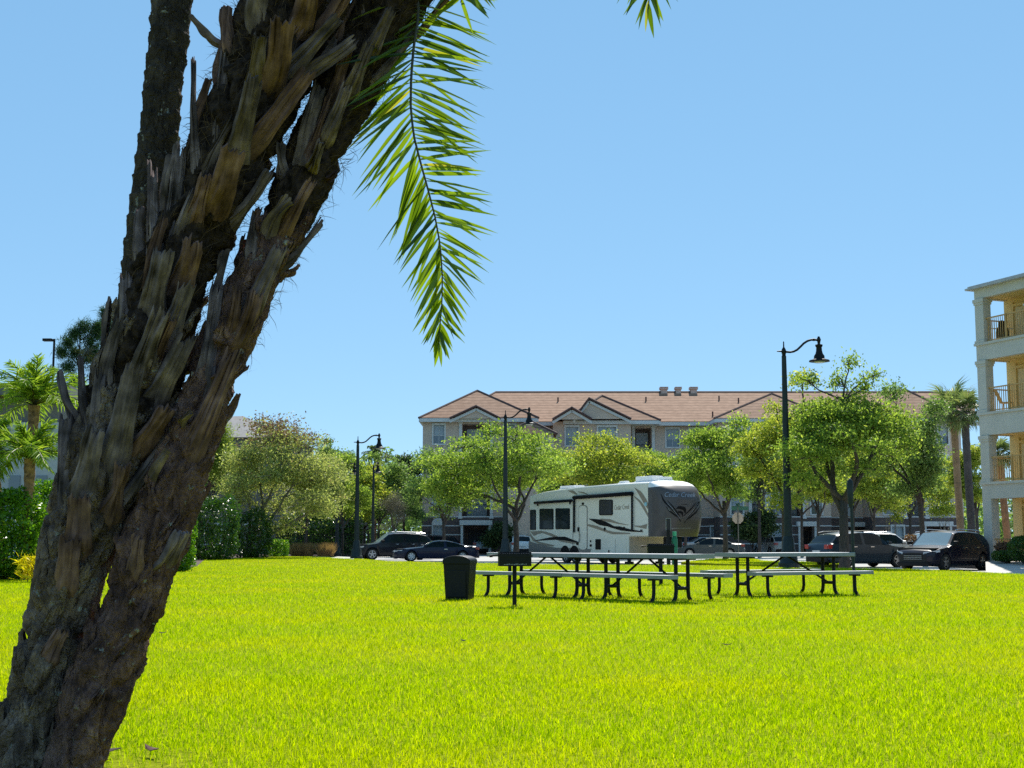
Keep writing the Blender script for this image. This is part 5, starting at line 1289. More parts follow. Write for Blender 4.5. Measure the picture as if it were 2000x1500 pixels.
# ---------------------------------------------------------------- the big clump palm in front
def bark_mat(name, stops, lich=(.5, .49, .44), lf=.18, scale=7.0):
    m, nt, b, out = nodes_of(name); L = nt.links.new
    tc = nt.nodes.new('ShaderNodeTexCoord')
    n1 = nt.nodes.new('ShaderNodeTexNoise'); n1.inputs['Scale'].default_value = scale; n1.inputs['Detail'].default_value = 9; n1.inputs['Roughness'].default_value = .68
    L(tc.outputs['Object'], n1.inputs['Vector'])
    rp = nt.nodes.new('ShaderNodeValToRGB')
    for i, (p, c) in enumerate(stops):
        e = rp.color_ramp.elements[i] if i < 2 else rp.color_ramp.elements.new(p)
        e.position = p; e.color = (*c, 1)
    L(n1.outputs[0], rp.inputs[0])
    n2 = nt.nodes.new('ShaderNodeTexNoise'); n2.inputs['Scale'].default_value = 26; n2.inputs['Detail'].default_value = 5
    L(tc.outputs['Object'], n2.inputs['Vector'])
    mr = nt.nodes.new('ShaderNodeMapRange'); mr.inputs[1].default_value = .64; mr.inputs[2].default_value = .70; mr.inputs[4].default_value = lf * 5
    L(n2.outputs[0], mr.inputs[0])
    mx = nt.nodes.new('ShaderNodeMix'); mx.data_type = 'RGBA'; L(mr.outputs[0], mx.inputs[0]); L(rp.outputs[0], mx.inputs[6]); mx.inputs[7].default_value = (*lich, 1)
    L(mx.outputs[2], b.inputs['Base Color']); b.inputs['Roughness'].default_value = .92; b.inputs['Specular IOR Level'].default_value = .25
    n3 = nt.nodes.new('ShaderNodeTexNoise'); n3.inputs['Scale'].default_value = 55; n3.inputs['Detail'].default_value = 8; n3.inputs['Roughness'].default_value = .7
    L(tc.outputs['Object'], n3.inputs['Vector'])
    mp = nt.nodes.new('ShaderNodeMapping'); mp.inputs['Scale'].default_value = (1, 1, .38); L(tc.outputs['Object'], mp.inputs[0])
    wob = nt.nodes.new('ShaderNodeMix'); wob.data_type = 'RGBA'; wob.inputs[0].default_value = .06; L(mp.outputs[0], wob.inputs[6]); L(n2.outputs[1], wob.inputs[7])
    vo = nt.nodes.new('ShaderNodeTexVoronoi'); vo.feature = 'DISTANCE_TO_EDGE'; vo.inputs['Scale'].default_value = 22; L(wob.outputs[2], vo.inputs['Vector'])
    cr = nt.nodes.new('ShaderNodeMapRange'); cr.inputs[2].default_value = .16; L(vo.outputs['Distance'], cr.inputs[0])
    ad = nt.nodes.new('ShaderNodeMath'); ad.operation = 'ADD'; L(n1.outputs[0], ad.inputs[0]); L(n3.outputs[0], ad.inputs[1])
    a2 = nt.nodes.new('ShaderNodeMath'); a2.operation = 'MULTIPLY_ADD'; a2.inputs[1].default_value = .7; L(cr.outputs[0], a2.inputs[0]); L(ad.outputs[0], a2.inputs[2])
    bp = nt.nodes.new('ShaderNodeBump'); bp.inputs['Strength'].default_value = 1.0; bp.inputs['Distance'].default_value = .035
    L(a2.outputs[0], bp.inputs['Height']); L(bp.outputs[0], b.inputs['Normal'])
    return m
M['bark_mid'] = bark_mat('palm_bark', ((.28, (.022, .013, .010)), (.72, (.60, .43, .335)), (.45, (.18, .12, .094)), (.58, (.37, .26, .20))))
M['bark_red'] = bark_mat('reddish_palm_bark', ((.28, (.024, .012, .010)), (.72, (.54, .33, .26)), (.45, (.18, .095, .078)), (.58, (.33, .18, .145))))
M['bark_grey'] = bark_mat('ringed_palm_bark', ((.28, (.026, .019, .016)), (.72, (.20, .15, .12)), (.5, (.09, .066, .052))))
def grain_mat(name, stops, moss=(.10, .11, .05)):
    """weathered fibrous wood: streaks run along each piece (its 'grain' attribute), with blotches and rot at random"""
    m, nt, b, out = nodes_of(name); L = nt.links.new
    at = nt.nodes.new('ShaderNodeAttribute'); at.attribute_name = 'grain'
    n1 = nt.nodes.new('ShaderNodeTexNoise'); n1.inputs['Scale'].default_value = 1.0; n1.inputs['Detail'].default_value = 7; n1.inputs['Roughness'].default_value = .62
    L(at.outputs['Vector'], n1.inputs['Vector'])
    tc = nt.nodes.new('ShaderNodeTexCoord'); n2 = nt.nodes.new('ShaderNodeTexNoise'); n2.inputs['Scale'].default_value = 9; n2.inputs['Detail'].default_value = 6
    L(tc.outputs['Object'], n2.inputs['Vector'])
    mxf = nt.nodes.new('ShaderNodeMix'); mxf.inputs[0].default_value = .58; L(n1.outputs[0], mxf.inputs[2]); L(n2.outputs[0], mxf.inputs[3])
    rp = nt.nodes.new('ShaderNodeValToRGB')
    for i, (p, c) in enumerate(stops):
        e = rp.color_ramp.elements[i] if i < 2 else rp.color_ramp.elements.new(p)
        e.position = p; e.color = (*c, 1)
    L(mxf.outputs[0], rp.inputs[0])
    n4 = nt.nodes.new('ShaderNodeTexNoise'); n4.inputs['Scale'].default_value = 5; n4.inputs['Detail'].default_value = 4; L(tc.outputs['Object'], n4.inputs['Vector'])
    mr = nt.nodes.new('ShaderNodeMapRange'); mr.inputs[1].default_value = .52; mr.inputs[2].default_value = .72; mr.inputs[4].default_value = .55; L(n4.outputs[0], mr.inputs[0])
    mx = nt.nodes.new('ShaderNodeMix'); mx.data_type = 'RGBA'; L(mr.outputs[0], mx.inputs[0]); L(rp.outputs[0], mx.inputs[6]); mx.inputs[7].default_value = (*moss, 1)
    L(mx.outputs[2], b.inputs['Base Color']); b.inputs['Roughness'].default_value = .9; b.inputs['Specular IOR Level'].default_value = .2
    bp = nt.nodes.new('ShaderNodeBump'); bp.inputs['Strength'].default_value = .9; bp.inputs['Distance'].default_value = .012
    L(mxf.outputs[0], bp.inputs['Height']); L(bp.outputs[0], b.inputs['Normal'])
    return m
M['boot'] = grain_mat('weathered_leaf_base', ((.36, (.035, .027, .024)), (.66, (.33, .245, .25)), (.45, (.09, .066, .066)), (.55, (.18, .133, .135))), (.115, .085, .078))
M['bootred'] = grain_mat('brown_leaf_base', ((.36, (.04, .02, .014)), (.66, (.30, .18, .155)), (.45, (.098, .054, .046)), (.55, (.185, .105, .088))), (.092, .058, .05))
M['fibre'] = mat('brown_palm_fibre', (.085, .052, .032), .95, var=.4, scale=30)
rg = np.random.default_rng(2024); rr = random.Random(99)
PY = 5.80
# px, py, half width(px), distance
ST = {'mid': [(28, 1600, 62, 5.72), (42, 1500, 57, 5.74), (58, 1440, 54, 5.75), (82, 1330, 54, 5.78), (119, 1200, 55, 5.8), (135, 1130, 60, 5.8), (180, 1000, 74, 5.82), (212, 900, 86, 5.84), (250, 800, 90, 5.86), (288, 700, 88, 5.86), (314, 600, 82, 5.86), (346, 500, 84, 5.86), (396, 400, 88, 5.86), (448, 300, 88, 5.86), (490, 200, 94, 5.86), (536, 100, 104, 5.86), (575, 0, 112, 5.86), (612, -100, 116, 5.86), (670, -260, 118, 5.86), (720, -390, 105, 5.86)],
      'right': [(125, 1600, 52, 5.70), (142, 1500, 48, 5.72), (170, 1400, 56, 5.72), (205, 1300, 60, 5.74), (256, 1200, 51, 5.76), (277, 1130, 52, 5.76), (316, 1000, 58, 5.78), (357, 900, 56, 5.8), (394, 800, 49, 5.82), (430, 700, 50, 5.85), (476, 600, 50, 5.88), (524, 500, 53, 5.92), (572, 400, 60, 5.95), (614, 300, 64, 5.97), (664, 200, 66, 6.0), (716, 100, 70, 6.02), (772, 0, 76, 6.05), (845, -150, 80, 6.1), (900, -290, 74, 6.1)],
      'rear': [(80, 1580, 40, 6.0), (100, 1400, 40, 6.0), (150, 1150, 40, 6.1), (205, 950, 42, 6.15), (245, 760, 43, 6.2), (272, 620, 43, 6.22), (286, 500, 43, 6.25), (296, 400, 42, 6.25), (307, 300, 39, 6.27), (316, 200, 37, 6.28), (328, 100, 39, 6.3), (336, 0, 39, 6.32), (342, -150, 39, 6.35), (352, -420, 40, 6.4), (360, -560, 44, 6.42)]}
palm = thing('clump_palm', 'huge leaning clump palm of rough stems with stubby old leaf bases in the foreground', 'palm', (P(90, 1510, PY).x, PY, 0))
PO = palm.location.copy()
def stem_fn(rows):
    Q = [(P(a, b, d) - PO, c * d / F) for a, b, c, d in rows]
    s = [0.0]
    for i in range(1, len(Q)): s.append(s[-1] + (Q[i][0] - Q[i - 1][0]).length)
    arr = np.array([list(q[0]) + [q[1]] for q in Q]); s = np.array(s)
    # smooth the traced line a little
    sf = np.linspace(0, s[-1], 260); fine = np.stack([np.interp(sf, s, arr[:, k]) for k in range(4)], 1)
    ker = np.ones(13) / 13; pad = np.concatenate([np.repeat(fine[:1], 6, 0) * 1.0, fine, np.repeat(fine[-1:], 6, 0)])
    sm = np.stack([np.convolve(pad[:, k], ker, 'valid') for k in range(4)], 1)
    return sf, sm
STEM = {k: stem_fn(v) for k, v in ST.items()}
def stem_mesh(key, mt, amp, seed, na=150, rings=0.0, plates=0.0, sheath=0.0):
    sf, sm = STEM[key]; mb = MB(); nv_ = 460; L = sf[-1]
    Vn = []
    for i in range(nv_ + 1):
        s = L * i / nv_; c = Vector([np.interp(s, sf, sm[:, k]) for k in range(3)]); r = float(np.interp(s, sf, sm[:, 3])) * (1.0 if rings else float(np.interp(s / L, [0, .26, .40, 1], [1.0, .98, .86, .80])))
        c2 = Vector([np.interp(min(L, s + .02), sf, sm[:, k]) for k in range(3)]); c1 = Vector([np.interp(max(0, s - .02), sf, sm[:, k]) for k in range(3)])
        t = (c2 - c1).normalized(); u = t.cross(Vector((0, 1, 0))).normalized(); w = u.cross(t)
        for k in range(na):
            a = 2 * pi * k / na; d = u * cos(a) + w * sin(a); p = c + d * r
            o = Vector((seed, seed * .7, 0))
            q = Vector((cos(a) * r * 9, sin(a) * r * 9, s * 4.2)) + o
            h = noise.noise(q) * 1.0 + .5 * (1 - 2 * abs(noise.noise(q * 2.1 + o))) + .4 * noise.noise(q * 4.7) + .36 * (1 - 2 * abs(noise.noise(q * 9))) + .3 * noise.noise(q * 19)
            if plates:
                vd = noise.voronoi(Vector((cos(a) * r * 8.5, sin(a) * r * 8.5, s * 3.6)) + o * 1.7 + Vector((0, 0, .25 * noise.noise(q * 1.5))))[0]; e = min(1.0, (vd[1] - vd[0]) / .22); h += plates * (e * e * (3 - 2 * e) - .6)
            h = amp * h
            if rings:
                ph = s / .105 + .35 * noise.noise(Vector((cos(a) * 1.2, sin(a) * 1.2, s * 2))) ; fr = ph - math.floor(ph)
                h += rings * (fr ** 3 - .25)
            Vn.append(p + d * (h - amp * .35))
    mb.v = [tuple(v) for v in Vn]
    for i in range(nv_):
        for k in range(na):
            k2 = (k + 1) % na; mb.f.append((i * na + k, i * na + k2, (i + 1) * na + k2, (i + 1) * na + k)); mb.m.append(0)
    if sheath:
        for i in range(nv_):
            for k in range(na):
                if i / nv_ + .05 * noise.noise(Vector((k * .12, i * .05, seed))) + .02 * noise.noise(Vector((k * .5, i * .3, seed))) > sheath: mb.m[i * na + k] = 1
    return mb.build('trunk', [mt, M['sheath']], palm, smooth=True)
M['sheath'] = mat('dark_fibre_sheath', (.020, .014, .012), .97, var=.6, scale=26, bump=1.0, bscale=70, c2=(.045, .03, .024), spec=.1)
TR = {'mid': stem_mesh('mid', M['bark_mid'], .022, 3.1, plates=1.5, sheath=.37), 'right': stem_mesh('right', M['bark_red'], .019, 11.7, plates=1.3, sheath=.55), 'rear': stem_mesh('rear', M['bark_grey'], .009, 23.3, rings=.010)}
def boot(B, T, w0, w1, N, mt, name='leaf_base', bow=.03, curl=.32, th=.016, ragged=.07, par=None, into=None):
    """one cut leaf base: a channelled, fibrous, weathered slab swelling from B on the stem to its broken tip T"""
    B, T, N = Vector(B), Vector(T), Vector(N); ax = (T - B); Ln = ax.length; ax.normalize(); S = ax.cross(N).normalized(); N = S.cross(ax).normalized()
    nu_, nj = 16, 16; mb = into or MB(); o = Vector((rr.uniform(0, 90), rr.uniform(0, 90), 0)); tipj = [Ln * ragged * (1.6 * noise.noise(Vector((j * .45, 7, 1)) + o) + rr.uniform(-.5, .5)) for j in range(nj + 1)]
    b0 = len(mb.v); G_ = []; tw = rr.uniform(-.25, .25); cs = rr.choice((-1, 1, 1)) ; sb = rr.uniform(-.035, .035)
    for side_ in (0, 1):
        for i in range(nu_ + 1):
            u = i / nu_; w = (w0 + (w1 - w0) * min(1, u * 1.5) ** .8) / 2 * (1 + .12 * noise.noise(Vector((u * 3, 5, 3)) + o))
            for j in range(nj + 1):
                v = j / nj * 2 - 1; vv = v * (1 + .12 * noise.noise(Vector((u * 6, v * 2, 8)) + o) * abs(v))
                rid = noise.noise(Vector((v * 7, u * .9, 2)) + o) * .011 + noise.noise(Vector((v * 17, u * 1.6, 9)) + o) * .006
                lump = noise.noise(Vector((v * 1.8, u * 2.6, 0)) + o) * .020
                p = B + ax * (u * Ln + (tipj[j] * (.4 + .6 * (i == nu_)) if i >= nu_ - 1 else 0)) + S * (vv * w + sb * u * u) + N * (bow * 2 * u * (1 - u) + bow * u * .8 + curl * w * (1 - v * v) * (1.3 - .7 * u) + tw * v * w * u - .03 * (1 - u) ** 3)
                p += N * ((rid + lump) * (1 if side_ == 0 else .5) * (.4 + .6 * min(1, u * 3))) - N * (0 if side_ == 0 else th * (1.5 - .8 * u))
                mb.v.append(tuple(p)); G_.append((v * w * 52 + o.x, u * Ln * 6.5 + o.y, side_ * .3))
    m1 = nj + 1; off = (nu_ + 1) * m1; n0 = len(mb.f)
    for i in range(nu_):
        for j in range(nj):
            a = i * m1 + j; mb.f.append((a, a + 1, a + m1 + 1, a + m1)); mb.f.append((off + a, off + a + m1, off + a + m1 + 1, off + a + 1))
        for j in (0, nj):
            a = i * m1 + j; q = (a, a + m1, off + a + m1, off + a); mb.f.append(q if j == 0 else q[::-1])
    for i in (0, nu_):
        for j in range(nj):
            a = i * m1 + j; q = (a, off + a, off + a + 1, a + 1); mb.f.append(q if i == 0 else q[::-1])
    mb.f[n0:] = [tuple(v + b0 for v in f) for f in mb.f[n0:]]; mb.m += [0] * (len(mb.f) - n0)
    if into is not None: mb.grain = getattr(mb, 'grain', []) + G_; return None
    ob = mb.build(name, mt, par or palm, auto=60); set_grain(ob, G_)
    return ob
def set_grain(ob, G_):
    at = ob.data.attributes.new('grain', 'FLOAT_VECTOR', 'POINT'); at.data.foreach_set('vector', np.array(G_, dtype=np.float32).ravel())
def nearest(key, z):
    sf, sm = STEM[key]; i = int(np.argmin(np.abs(sm[:, 2] + PO.z - z))); j = min(i + 3, len(sf) - 1); k = max(i - 3, 0)
    return Vector(sm[i, :3]), float(sm[i, 3]), Vector(sm[j, :3] - sm[k, :3]).normalized()
def front_pt(key, px, py, lift=.0):
    """point on the near surface of a stem where the photo shows this pixel"""
    z = P(px, py, PY).z; c, r, t = nearest(key, z); q = P(px, py, PO.y + c.y) - PO; dx = max(-.97, min(.97, (q - c).dot(Vector((t.z, 0, -t.x)).normalized()) / r))
    y = c.y - sqrt(max(0, 1 - dx * dx)) * (r + lift)
    p = P(px, py, PO.y + y) - PO
    n = Vector((t.z, 0, -t.x)).normalized() * dx + Vector((0, -1, 0)) * sqrt(1 - dx * dx)
    return p, n
BOOTS = [  # stem, base px, tip px, width px base/tip, lift of the tip off the stem, material
 ('mid', (227, 893), (266, 722), 66, 42, .07, 'boot'), ('mid', (274, 722), (302, 603), 52, 34, .07, 'boot'), ('mid', (245, 690), (250, 540), 44, 26, .06, 'boot'), ('mid', (300, 592), (328, 488), 58, 42, .07, 'boot'),
 ('mid', (186, 862), (191, 728), 40, 26, .10, 'boot'), ('mid', (126, 985), (129, 820), 34, 22, .10, 'boot'), ('mid', (156, 822), (134, 728), 22, 9, .10, 'boot'), ('mid', (170, 824), (173, 704), 26, 11, .09, 'boot'),
 ('mid', (165, 950), (200, 842), 70, 40, .06, 'boot'), ('mid', (250, 985), (318, 858), 40, 22, .09, 'boot'), ('mid', (284, 880), (318, 790), 60, 40, .05, 'bootred'), ('mid', (228, 1010), (240, 905), 72, 26, .03, 'bootred'),
 ('mid', (152, 1068), (162, 968), 66, 44, .04, 'bootred'), ('mid', (128, 1145), (150, 1050), 60, 40, .03, 'bootred'), ('mid', (92, 1290), (108, 1225), 46, 30, .02, 'bootred'), ('mid', (60, 1210), (86, 1092), 26, 12, .05, 'boot'), ('mid', (30, 1330), (42, 1262), 20, 9, .05, 'boot'),
 ('mid', (334, 655), (375, 560), 56, 34, .05, 'boot'), ('mid', (322, 770), (352, 655), 60, 40, .05, 'boot'), ('mid', (360, 560), (392, 470), 54, 40, .04, 'bootred'), ('mid', (300, 700), (330, 620), 44, 30, .04, 'bootred'),
 ('mid', (332, 495), (358, 292), 44, 28, .08, 'boot'), ('mid', (297, 495), (308, 332), 34, 18, .08, 'boot'), ('mid', (272, 505), (285, 412), 28, 14, .08, 'boot'),
 ('mid', (430, 392), (466, 292), 66, 50, .07, 'bootred'), ('mid', (472, 275), (494, 152), 50, 34, .08, 'boot'), ('mid', (543, 155), (557, 36), 52, 46, .09, 'bootred'), ('mid', (500, 145), (508, 68), 40, 30, .08, 'boot'),
 ('mid', (428, 250), (428, 98), 32, 22, .08, 'boot'), ('mid', (383, 285), (382, 122), 26, 9, .09, 'boot'), ('mid', (404, 75), (383, 27), 20, 8, .10, 'boot'), ('mid', (447, 92), (451, 18), 36, 26, .09, 'bootred'),
 ('mid', (520, 262), (600, 145), 46, 34, .06, 'bootred'), ('mid', (600, 150), (690, 82), 34, 26, .07, 'boot'), ('mid', (472, 440), (520, 335), 44, 20, .05, 'boot'), ('mid', (380, 430), (400, 340), 44, 26, .05, 'bootred'),
 ('mid', (588, 125), (655, 30), 46, 26, .06, 'boot'), ('mid', (640, 70), (690, -30), 44, 30, .06, 'bootred'), ('mid', (600, 40), (620, -60), 52, 40, .06, 'bootred'), ('mid', (500, 30), (520, -70), 48, 36, .08, 'boot'),
 ('right', (402, 735), (425, 560), 44, 26, .07, 'boot'), ('right', (418, 600), (445, 500), 34, 18, .06, 'boot'), ('right', (390, 850), (462, 690), 52, 34, .06, 'bootred'), ('right', (288, 950), (336, 892), 26, 14, .11, 'boot'), ('right', (358, 832), (374, 800), 22, 10, .06, 'boot'),
 ('right', (595, 278), (618, 170), 40, 26, .07, 'boot'), ('right', (645, 256), (686, 170), 36, 24, .07, 'boot'), ('right', (524, 450), (560, 382), 44, 28, .06, 'boot'), ('right', (490, 500), (494, 416), 36, 20, .07, 'boot'), ('right', (612, 322), (638, 282), 30, 18, .06, 'boot'),
 ('right', (552, 335), (564, 284), 28, 14, .06, 'boot'), ('right', (500, 590), (540, 480), 44, 28, .05, 'boot'), ('right', (476, 660), (508, 575), 40, 28, .04, 'bootred'), ('right', (330, 1105), (350, 1035), 44, 34, .03, 'boot'), ('right', (262, 1120), (280, 1050), 40, 24, .03, 'bootred'),
 ('right', (560, 440), (602, 350), 36, 22, .05, 'bootred'), ('right', (690, 165), (720, 85), 36, 24, .06, 'boot'), ('right', (655, 180), (668, 100), 34, 22, .06, 'bootred'), ('right', (730, 90), (770, 20), 38, 24, .06, 'boot'), ('right', (455, 640), (472, 560), 34, 20, .05, 'bootred'), ('right', (648, 352), (660, 338), 14, 9, .05, 'bootred')]
for key, b, tp, w0, w1, lift, mt in BOOTS:
    pb_, nb = front_pt(key, *b); zt_ = P(*tp, PY).z; c, r, t = nearest(key, zt_); q, nt_ = front_pt(key, *tp, lift=lift)
    pt_ = P(tp[0], tp[1], PO.y + q.y - lift * .3) - PO
    k = (PO.y + pb_.y) / F
    pb_ = pb_ - (pt_ - pb_) * .38
    c_, r_, t_ = nearest(key, pb_.z + PO.z); nb = ((pb_ - c_) - t_ * (pb_ - c_).dot(t_)).normalized(); pb_ = c_ + t_ * (pb_ - c_).dot(t_) + nb * r_ * .80
    boot(pb_, pt_, w0 * k * 1.12, w1 * k * 1.0, nb + Vector((0, -.4, 0)), M[mt], bow=.02 + lift * .12, th=.02)
heap = {'boot': MB(), 'bootred': MB()}; near_ = []
for key, b, tp, w0, w1, lift, mt in BOOTS: near_.append(front_pt(key, (b[0] + tp[0]) / 2, (b[1] + tp[1]) / 2)[0])
cand = []
for key, n_, ws, s0 in (('mid', 78, .085, .34), ('right', 58, .068, .42)):
    sf, sm = STEM[key]; L = sf[-1]
    for i in range(n_):
        s = L * (s0 + (.985 - s0) * (i + .5) / n_); a = 2.399 * i + .6 + rr.uniform(-.2, .2)
        c = Vector([np.interp(s, sf, sm[:, k]) for k in range(3)]); r = float(np.interp(s, sf, sm[:, 3])); c2 = Vector([np.interp(min(L, s + .05), sf, sm[:, k]) for k in range(3)]); t = (c2 - c).normalized() if (c2 - c).length > 1e-6 else Vector((.4, 0, .9))
        u = t.cross(Vector((0, 1, 0))).normalized(); w = u.cross(t); d = u * cos(a) + w * sin(a)
        sx_ = d.dot(u) * (1 if u.x > 0 else -1); zz_ = c.z + PO.z
        if key == 'right' and sx_ > .3 and rr.random() < .9: continue
        if d.y < .6 and 1.6 < zz_ < 2.9 and ((key == 'mid' and sx_ > .45) or (key == 'right' and sx_ < -.45)): continue
        ln = rr.uniform(.24, .42); up = (t * 1.0 + d * rr.uniform(.0, .10)).normalized()
        B_ = c + d * (r * .86 - .02); T_ = c + d * r * .98 + up * ln
        if d.y < -.15 and min((q - (B_ + T_) / 2).length for q in near_) < .085: continue
        vis = d.y < .2 and (c.z + PO.z) < 3.4
        cand.append((0 if vis else 1, -ln, B_, T_, ws * rr.uniform(.7, 1.1), ws * rr.uniform(.32, .6), d, 'boot' if rr.random() < .55 else 'bootred'))
cand.sort(key=lambda q: q[:2]); own_n = 100 - len(BOOTS)
for i, (_, _, B_, T_, w0, w1, d, mt) in enumerate(cand):
    boot(B_, T_, w0, w1, d, M[mt], bow=.022, th=.013, into=None if i < own_n else heap[mt])
hv = MB(); hg = []
for mt in ('boot', 'bootred'):
    k0 = len(hv.v); hv.v += heap[mt].v; hv.f += [tuple(v + k0 for v in f) for f in heap[mt].f]; hv.m += [0 if mt == 'boot' else 1] * len(heap[mt].f); hg += heap[mt].grain
for key, n_ in (('mid', 46), ('right', 44)):                       # old scars and lifting plates of bark low on the stems
    sf, sm = STEM[key]; L = sf[-1]; pm_ = MB(); mi_ = 2 if key == 'mid' else 3
    for i in range(n_):
        s = L * (.04 + (.42 if key == 'mid' else .52) * (i + rr.random()) / n_); a = 2.399 * i + 1.1
        c = Vector([np.interp(s, sf, sm[:, k]) for k in range(3)]); r = float(np.interp(s, sf, sm[:, 3])); c2 = Vector([np.interp(s + .05, sf, sm[:, k]) for k in range(3)]); t = (c2 - c).normalized()
        u = t.cross(Vector((0, 1, 0))).normalized(); w = u.cross(t); d = u * cos(a) + w * sin(a); w_ = rr.uniform(.06, .12)
        boot(c + d * r * .93, c + d * (r * .95 + rr.uniform(.0, .03)) + t * rr.uniform(.08, .20), w_ * 1.2, w_ * rr.uniform(.35, .8), d, None, bow=.004, th=.012, ragged=.16, into=pm_)
    k0 = len(hv.v); hv.v += pm_.v; hv.f += [tuple(v + k0 for v in f) for f in pm_.f]; hv.m += [mi_] * len(pm_.f); hg += pm_.grain
ho = hv.build('leaf_base', [M['boot'], M['bootred'], M['bark_mid'], M['bark_red']], palm, auto=60); set_grain(ho, hg); ho['kind'] = 'stuff'
# fibre mats between the leaf bases
Vf = []
for key, n_, s0 in (('mid', 4500, .36), ('right', 2800, .42)):
    sf, sm = STEM[key]; L = sf[-1]
    for i in range(n_):
        s = L * (s0 + (1 - s0) * rr.random() ** .8); a = rr.uniform(0, 2 * pi); c = Vector([np.interp(s, sf, sm[:, k]) for k in range(3)]); r = float(np.interp(s, sf, sm[:, 3])); t = Vector([np.interp(min(L, s + .05), sf, sm[:, k]) - np.interp(max(0, s - .05), sf, sm[:, k]) for k in range(3)]).normalized()
        u = t.cross(Vector((0, 1, 0))).normalized(); w = u.cross(t); d = u * cos(a) + w * sin(a)
        p = c + d * (r * .86 + rr.uniform(-.012, .025)); e = (t * rr.uniform(-.6, .9) + d * rr.uniform(.02, .5) + Vector((rr.uniform(-.6, .6), rr.uniform(-.6, .6), rr.uniform(-.6, .6)))).normalized(); ln = rr.uniform(.03, .11)
        x = e.cross(Vector((rr.random(), rr.random(), rr.random()))).normalized() * .0013; m_p = p + e * ln * .5 + d * .006
        Vf += [p - x, p + x, m_p - x * .8, m_p + x * .8, p + e * ln + t * -.01]
Vf = np.array([tuple(v) for v in Vf]); ii = np.arange(len(Vf) // 5)[:, None] * 5
o = np_mesh('fibre', Vf, np.concatenate([ii + np.array([[0, 1, 3]]), ii + np.array([[0, 3, 2]]), ii + np.array([[2, 3, 4]])]), M['fibre'], palm); o['kind'] = 'stuff'
# little tuft of air plant on a stub at the left
c_, n_ = front_pt('mid', 168, 702, .1); Va = []
for i in range(90):
    e = Vector((rr.gauss(0, 1), rr.gauss(0, 1), rr.gauss(.5, .8))).normalized(); x = e.cross(Vector((rr.random(), rr.random(), rr.random() + .1))).normalized() * .0018; p = c_ + Vector((0, 0, .02)); ln = rr.uniform(.03, .085)
    Va += [p - x, p + x, p + e * ln * .6 - x * .8, p + e * ln * .6 + x * .8, p + e * ln + Vector((0, 0, -.02))]
Va = np.array([tuple(v) for v in Va]); ii = np.arange(len(Va) // 5)[:, None] * 5
tag(np_mesh('air_plant', Va + np.array(PO), np.concatenate([ii + np.array([[0, 1, 3]]), ii + np.array([[0, 3, 2]]), ii + np.array([[2, 3, 4]])]), M['greytwig']), 'small grey tufted air plant on an old leaf base at the left of the palm', 'air plant')

def hang_frond(pts, Ln, nper, seed, ang, width=.022, name='frond', vee=.32, droop=.10, start=.02, both=(1, -1), r0=.0085):
    g_ = np.random.default_rng(seed); path = [Vector(p) - PO for p in pts]
    fine = []
    A = np.array([tuple(p) for p in path]); d = np.concatenate([[0], np.cumsum(np.linalg.norm(np.diff(A, axis=0), axis=1))])
    for s in np.linspace(0, d[-1], 40): fine.append(Vector([np.interp(s, d, A[:, k]) for k in range(3)]))
    ro_ = rachis(fine, r0, .0025).build(name, M['rachis'], palm, smooth=True)
    V, Fc = frond_np(fine, Ln, ang, nper, width, g_, droop=droop, vee=vee, side0=(1, 0, 0), start=start, both=both)
    np_mesh('leaflets', V, Fc, M['palmleaf'], ro_)
    return ro_
FY = 5.95
mainp = [P(a, b, FY + c) for a, b, c in ((795, -150, .1), (812, -60, .04), (817, 30, 0), (808, 90, -.02), (803, 150, -.04), (802, 210, -.05), (808, 265, -.06), (822, 320, -.06), (836, 370, -.06), (850, 425, -.05), (860, 480, -.04), (864, 540, -.03), (863, 600, -.01), (858, 646, 0), (857, 676, .01))]
def L_main(u, s): return float(np.interp(u, [0, .15, .3, .55, .75, .9, 1], [.37, .40, .40, .35, .29, .19, .10])) * (1.02 if s < 0 else .92)
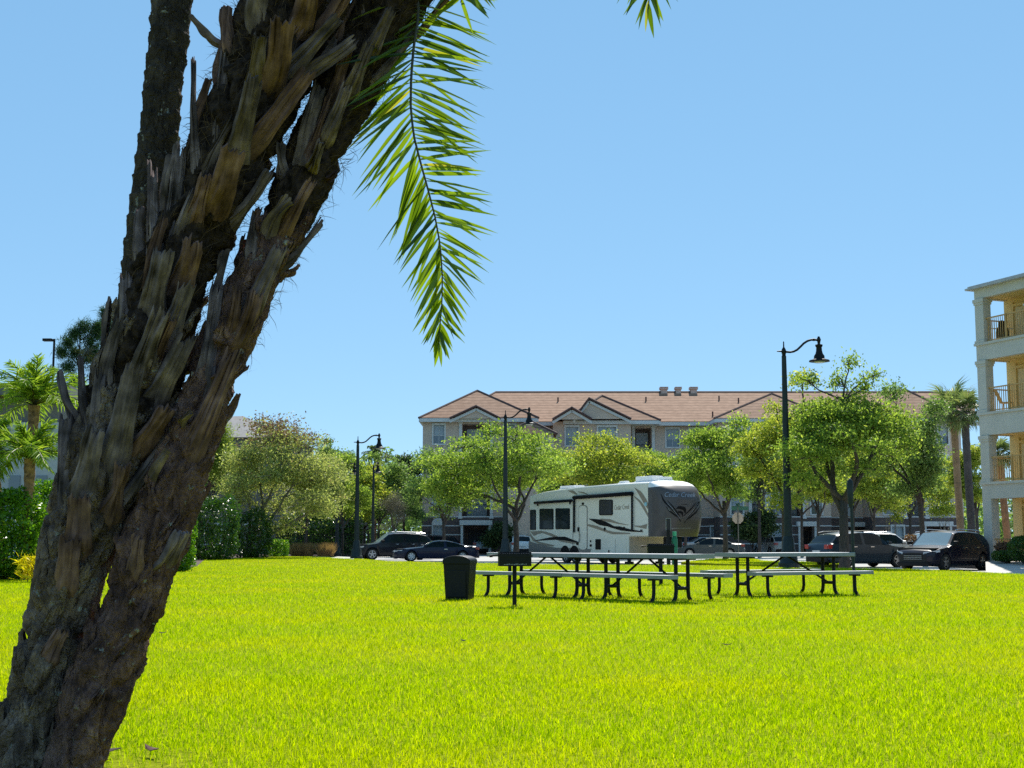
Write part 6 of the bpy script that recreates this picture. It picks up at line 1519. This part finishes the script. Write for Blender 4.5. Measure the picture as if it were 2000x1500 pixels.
# side0 = +X: s = +1 leans to the photo's right
def A_main(u, s): return float(np.interp(u, [0, .25, .45, .7, .88, 1], [1.65, 1.50, 1.40, 1.12, .72, .18] if s > 0 else [1.05, .95, .85, .72, .55, .15]))
hang_frond(mainp, L_main, 98, 5, A_main, width=.0185, vee=.5, droop=.07)
sec = [P(a, b, FY + c) for a, b, c in ((800, -200, -.1), (850, -170, -.15), (892, -120, -.2), (905, -70, -.22), (905, -25, -.2), (900, 5, -.2))]
hang_frond(sec, lambda u, s: .30 * (1 - .45 * u), 22, 8, lambda u, s: 1.1 - .35 * u, vee=.4)
third = [P(a, b, 5.6) for a, b in ((1010, -420), (1130, -400), (1215, -300), (1255, -190), (1266, -90), (1268, -20), (1267, 18))]
hang_frond(third, lambda u, s: float(np.interp(u, [0, .7, 1], [.36, .26, .13])), 46, 9, lambda u, s: float(np.interp(u, [0, .6, .9, 1], [1.0, .85, .6, .15])))
# the rest of the crowns, above the picture's upper edge
cr = [('mid', k) for k in range(7)] + [('right', k) for k in range(5)] + [('rear', k) for k in range(6)]
for i, (key, k) in enumerate(cr):
    sf, sm = STEM[key]; top_ = Vector(sm[-1, :3]) + PO; az = k * 2.399 + i * .37; Lf = rr.uniform(1.7, 2.3); g_ = .55
    up = rr.uniform(.75, 1.15)
    pts = [top_ + Vector((cos(az) * Lf * u * cos(up) * (1 + .2 * u), sin(az) * Lf * u * cos(up) * (1 + .2 * u), Lf * (u * sin(up) - g_ * u * u * .8))) for u in np.linspace(0, 1, 9)]
    path = [p - PO for p in pts]; ro_ = rachis(path, .014, .003).build('frond', M['rachis'], palm)
    V, Fc = frond_np(path, lambda u, s: .42 * (.5 + 1.6 * u * (1 - u)), lambda u, s: 1.0 - .5 * u, 34, .026, np.random.default_rng(300 + i), vee=.4, start=.15)
    np_mesh('leaflets', V, Fc, M['palmleaf'], ro_)
# a few dry leaves lying on the turf
for i, (a, b) in enumerate(((905, 1252), (296, 1465), (210, 1467), (1420, 1260), (318, 1237))):
    g = G(a, b, .035); rz_ = rr.uniform(0, 6); mb = MB(); ln = rr.uniform(.035, .075)
    q = Matrix.Rotation(rz_, 3, 'Z')
    pts_ = [Vector((-ln, 0, .012)), Vector((-ln * .3, ln * .28, 0)), Vector((ln * .5, ln * .22, .004)), Vector((ln, 0, .02)), Vector((ln * .5, -ln * .25, .006)), Vector((-ln * .3, -ln * .27, .002))]
    mb.prism([q @ p for p in pts_], (0, 0, .003)); o = mb.build('fallen_leaf', M['bootred'] if i % 2 else M['boot']); o.location = (g.x, g.y, .035)
    tag(o, 'small dry fallen leaf lying on the sunlit lawn', 'leaf', 'dry leaves scattered on the lawn')
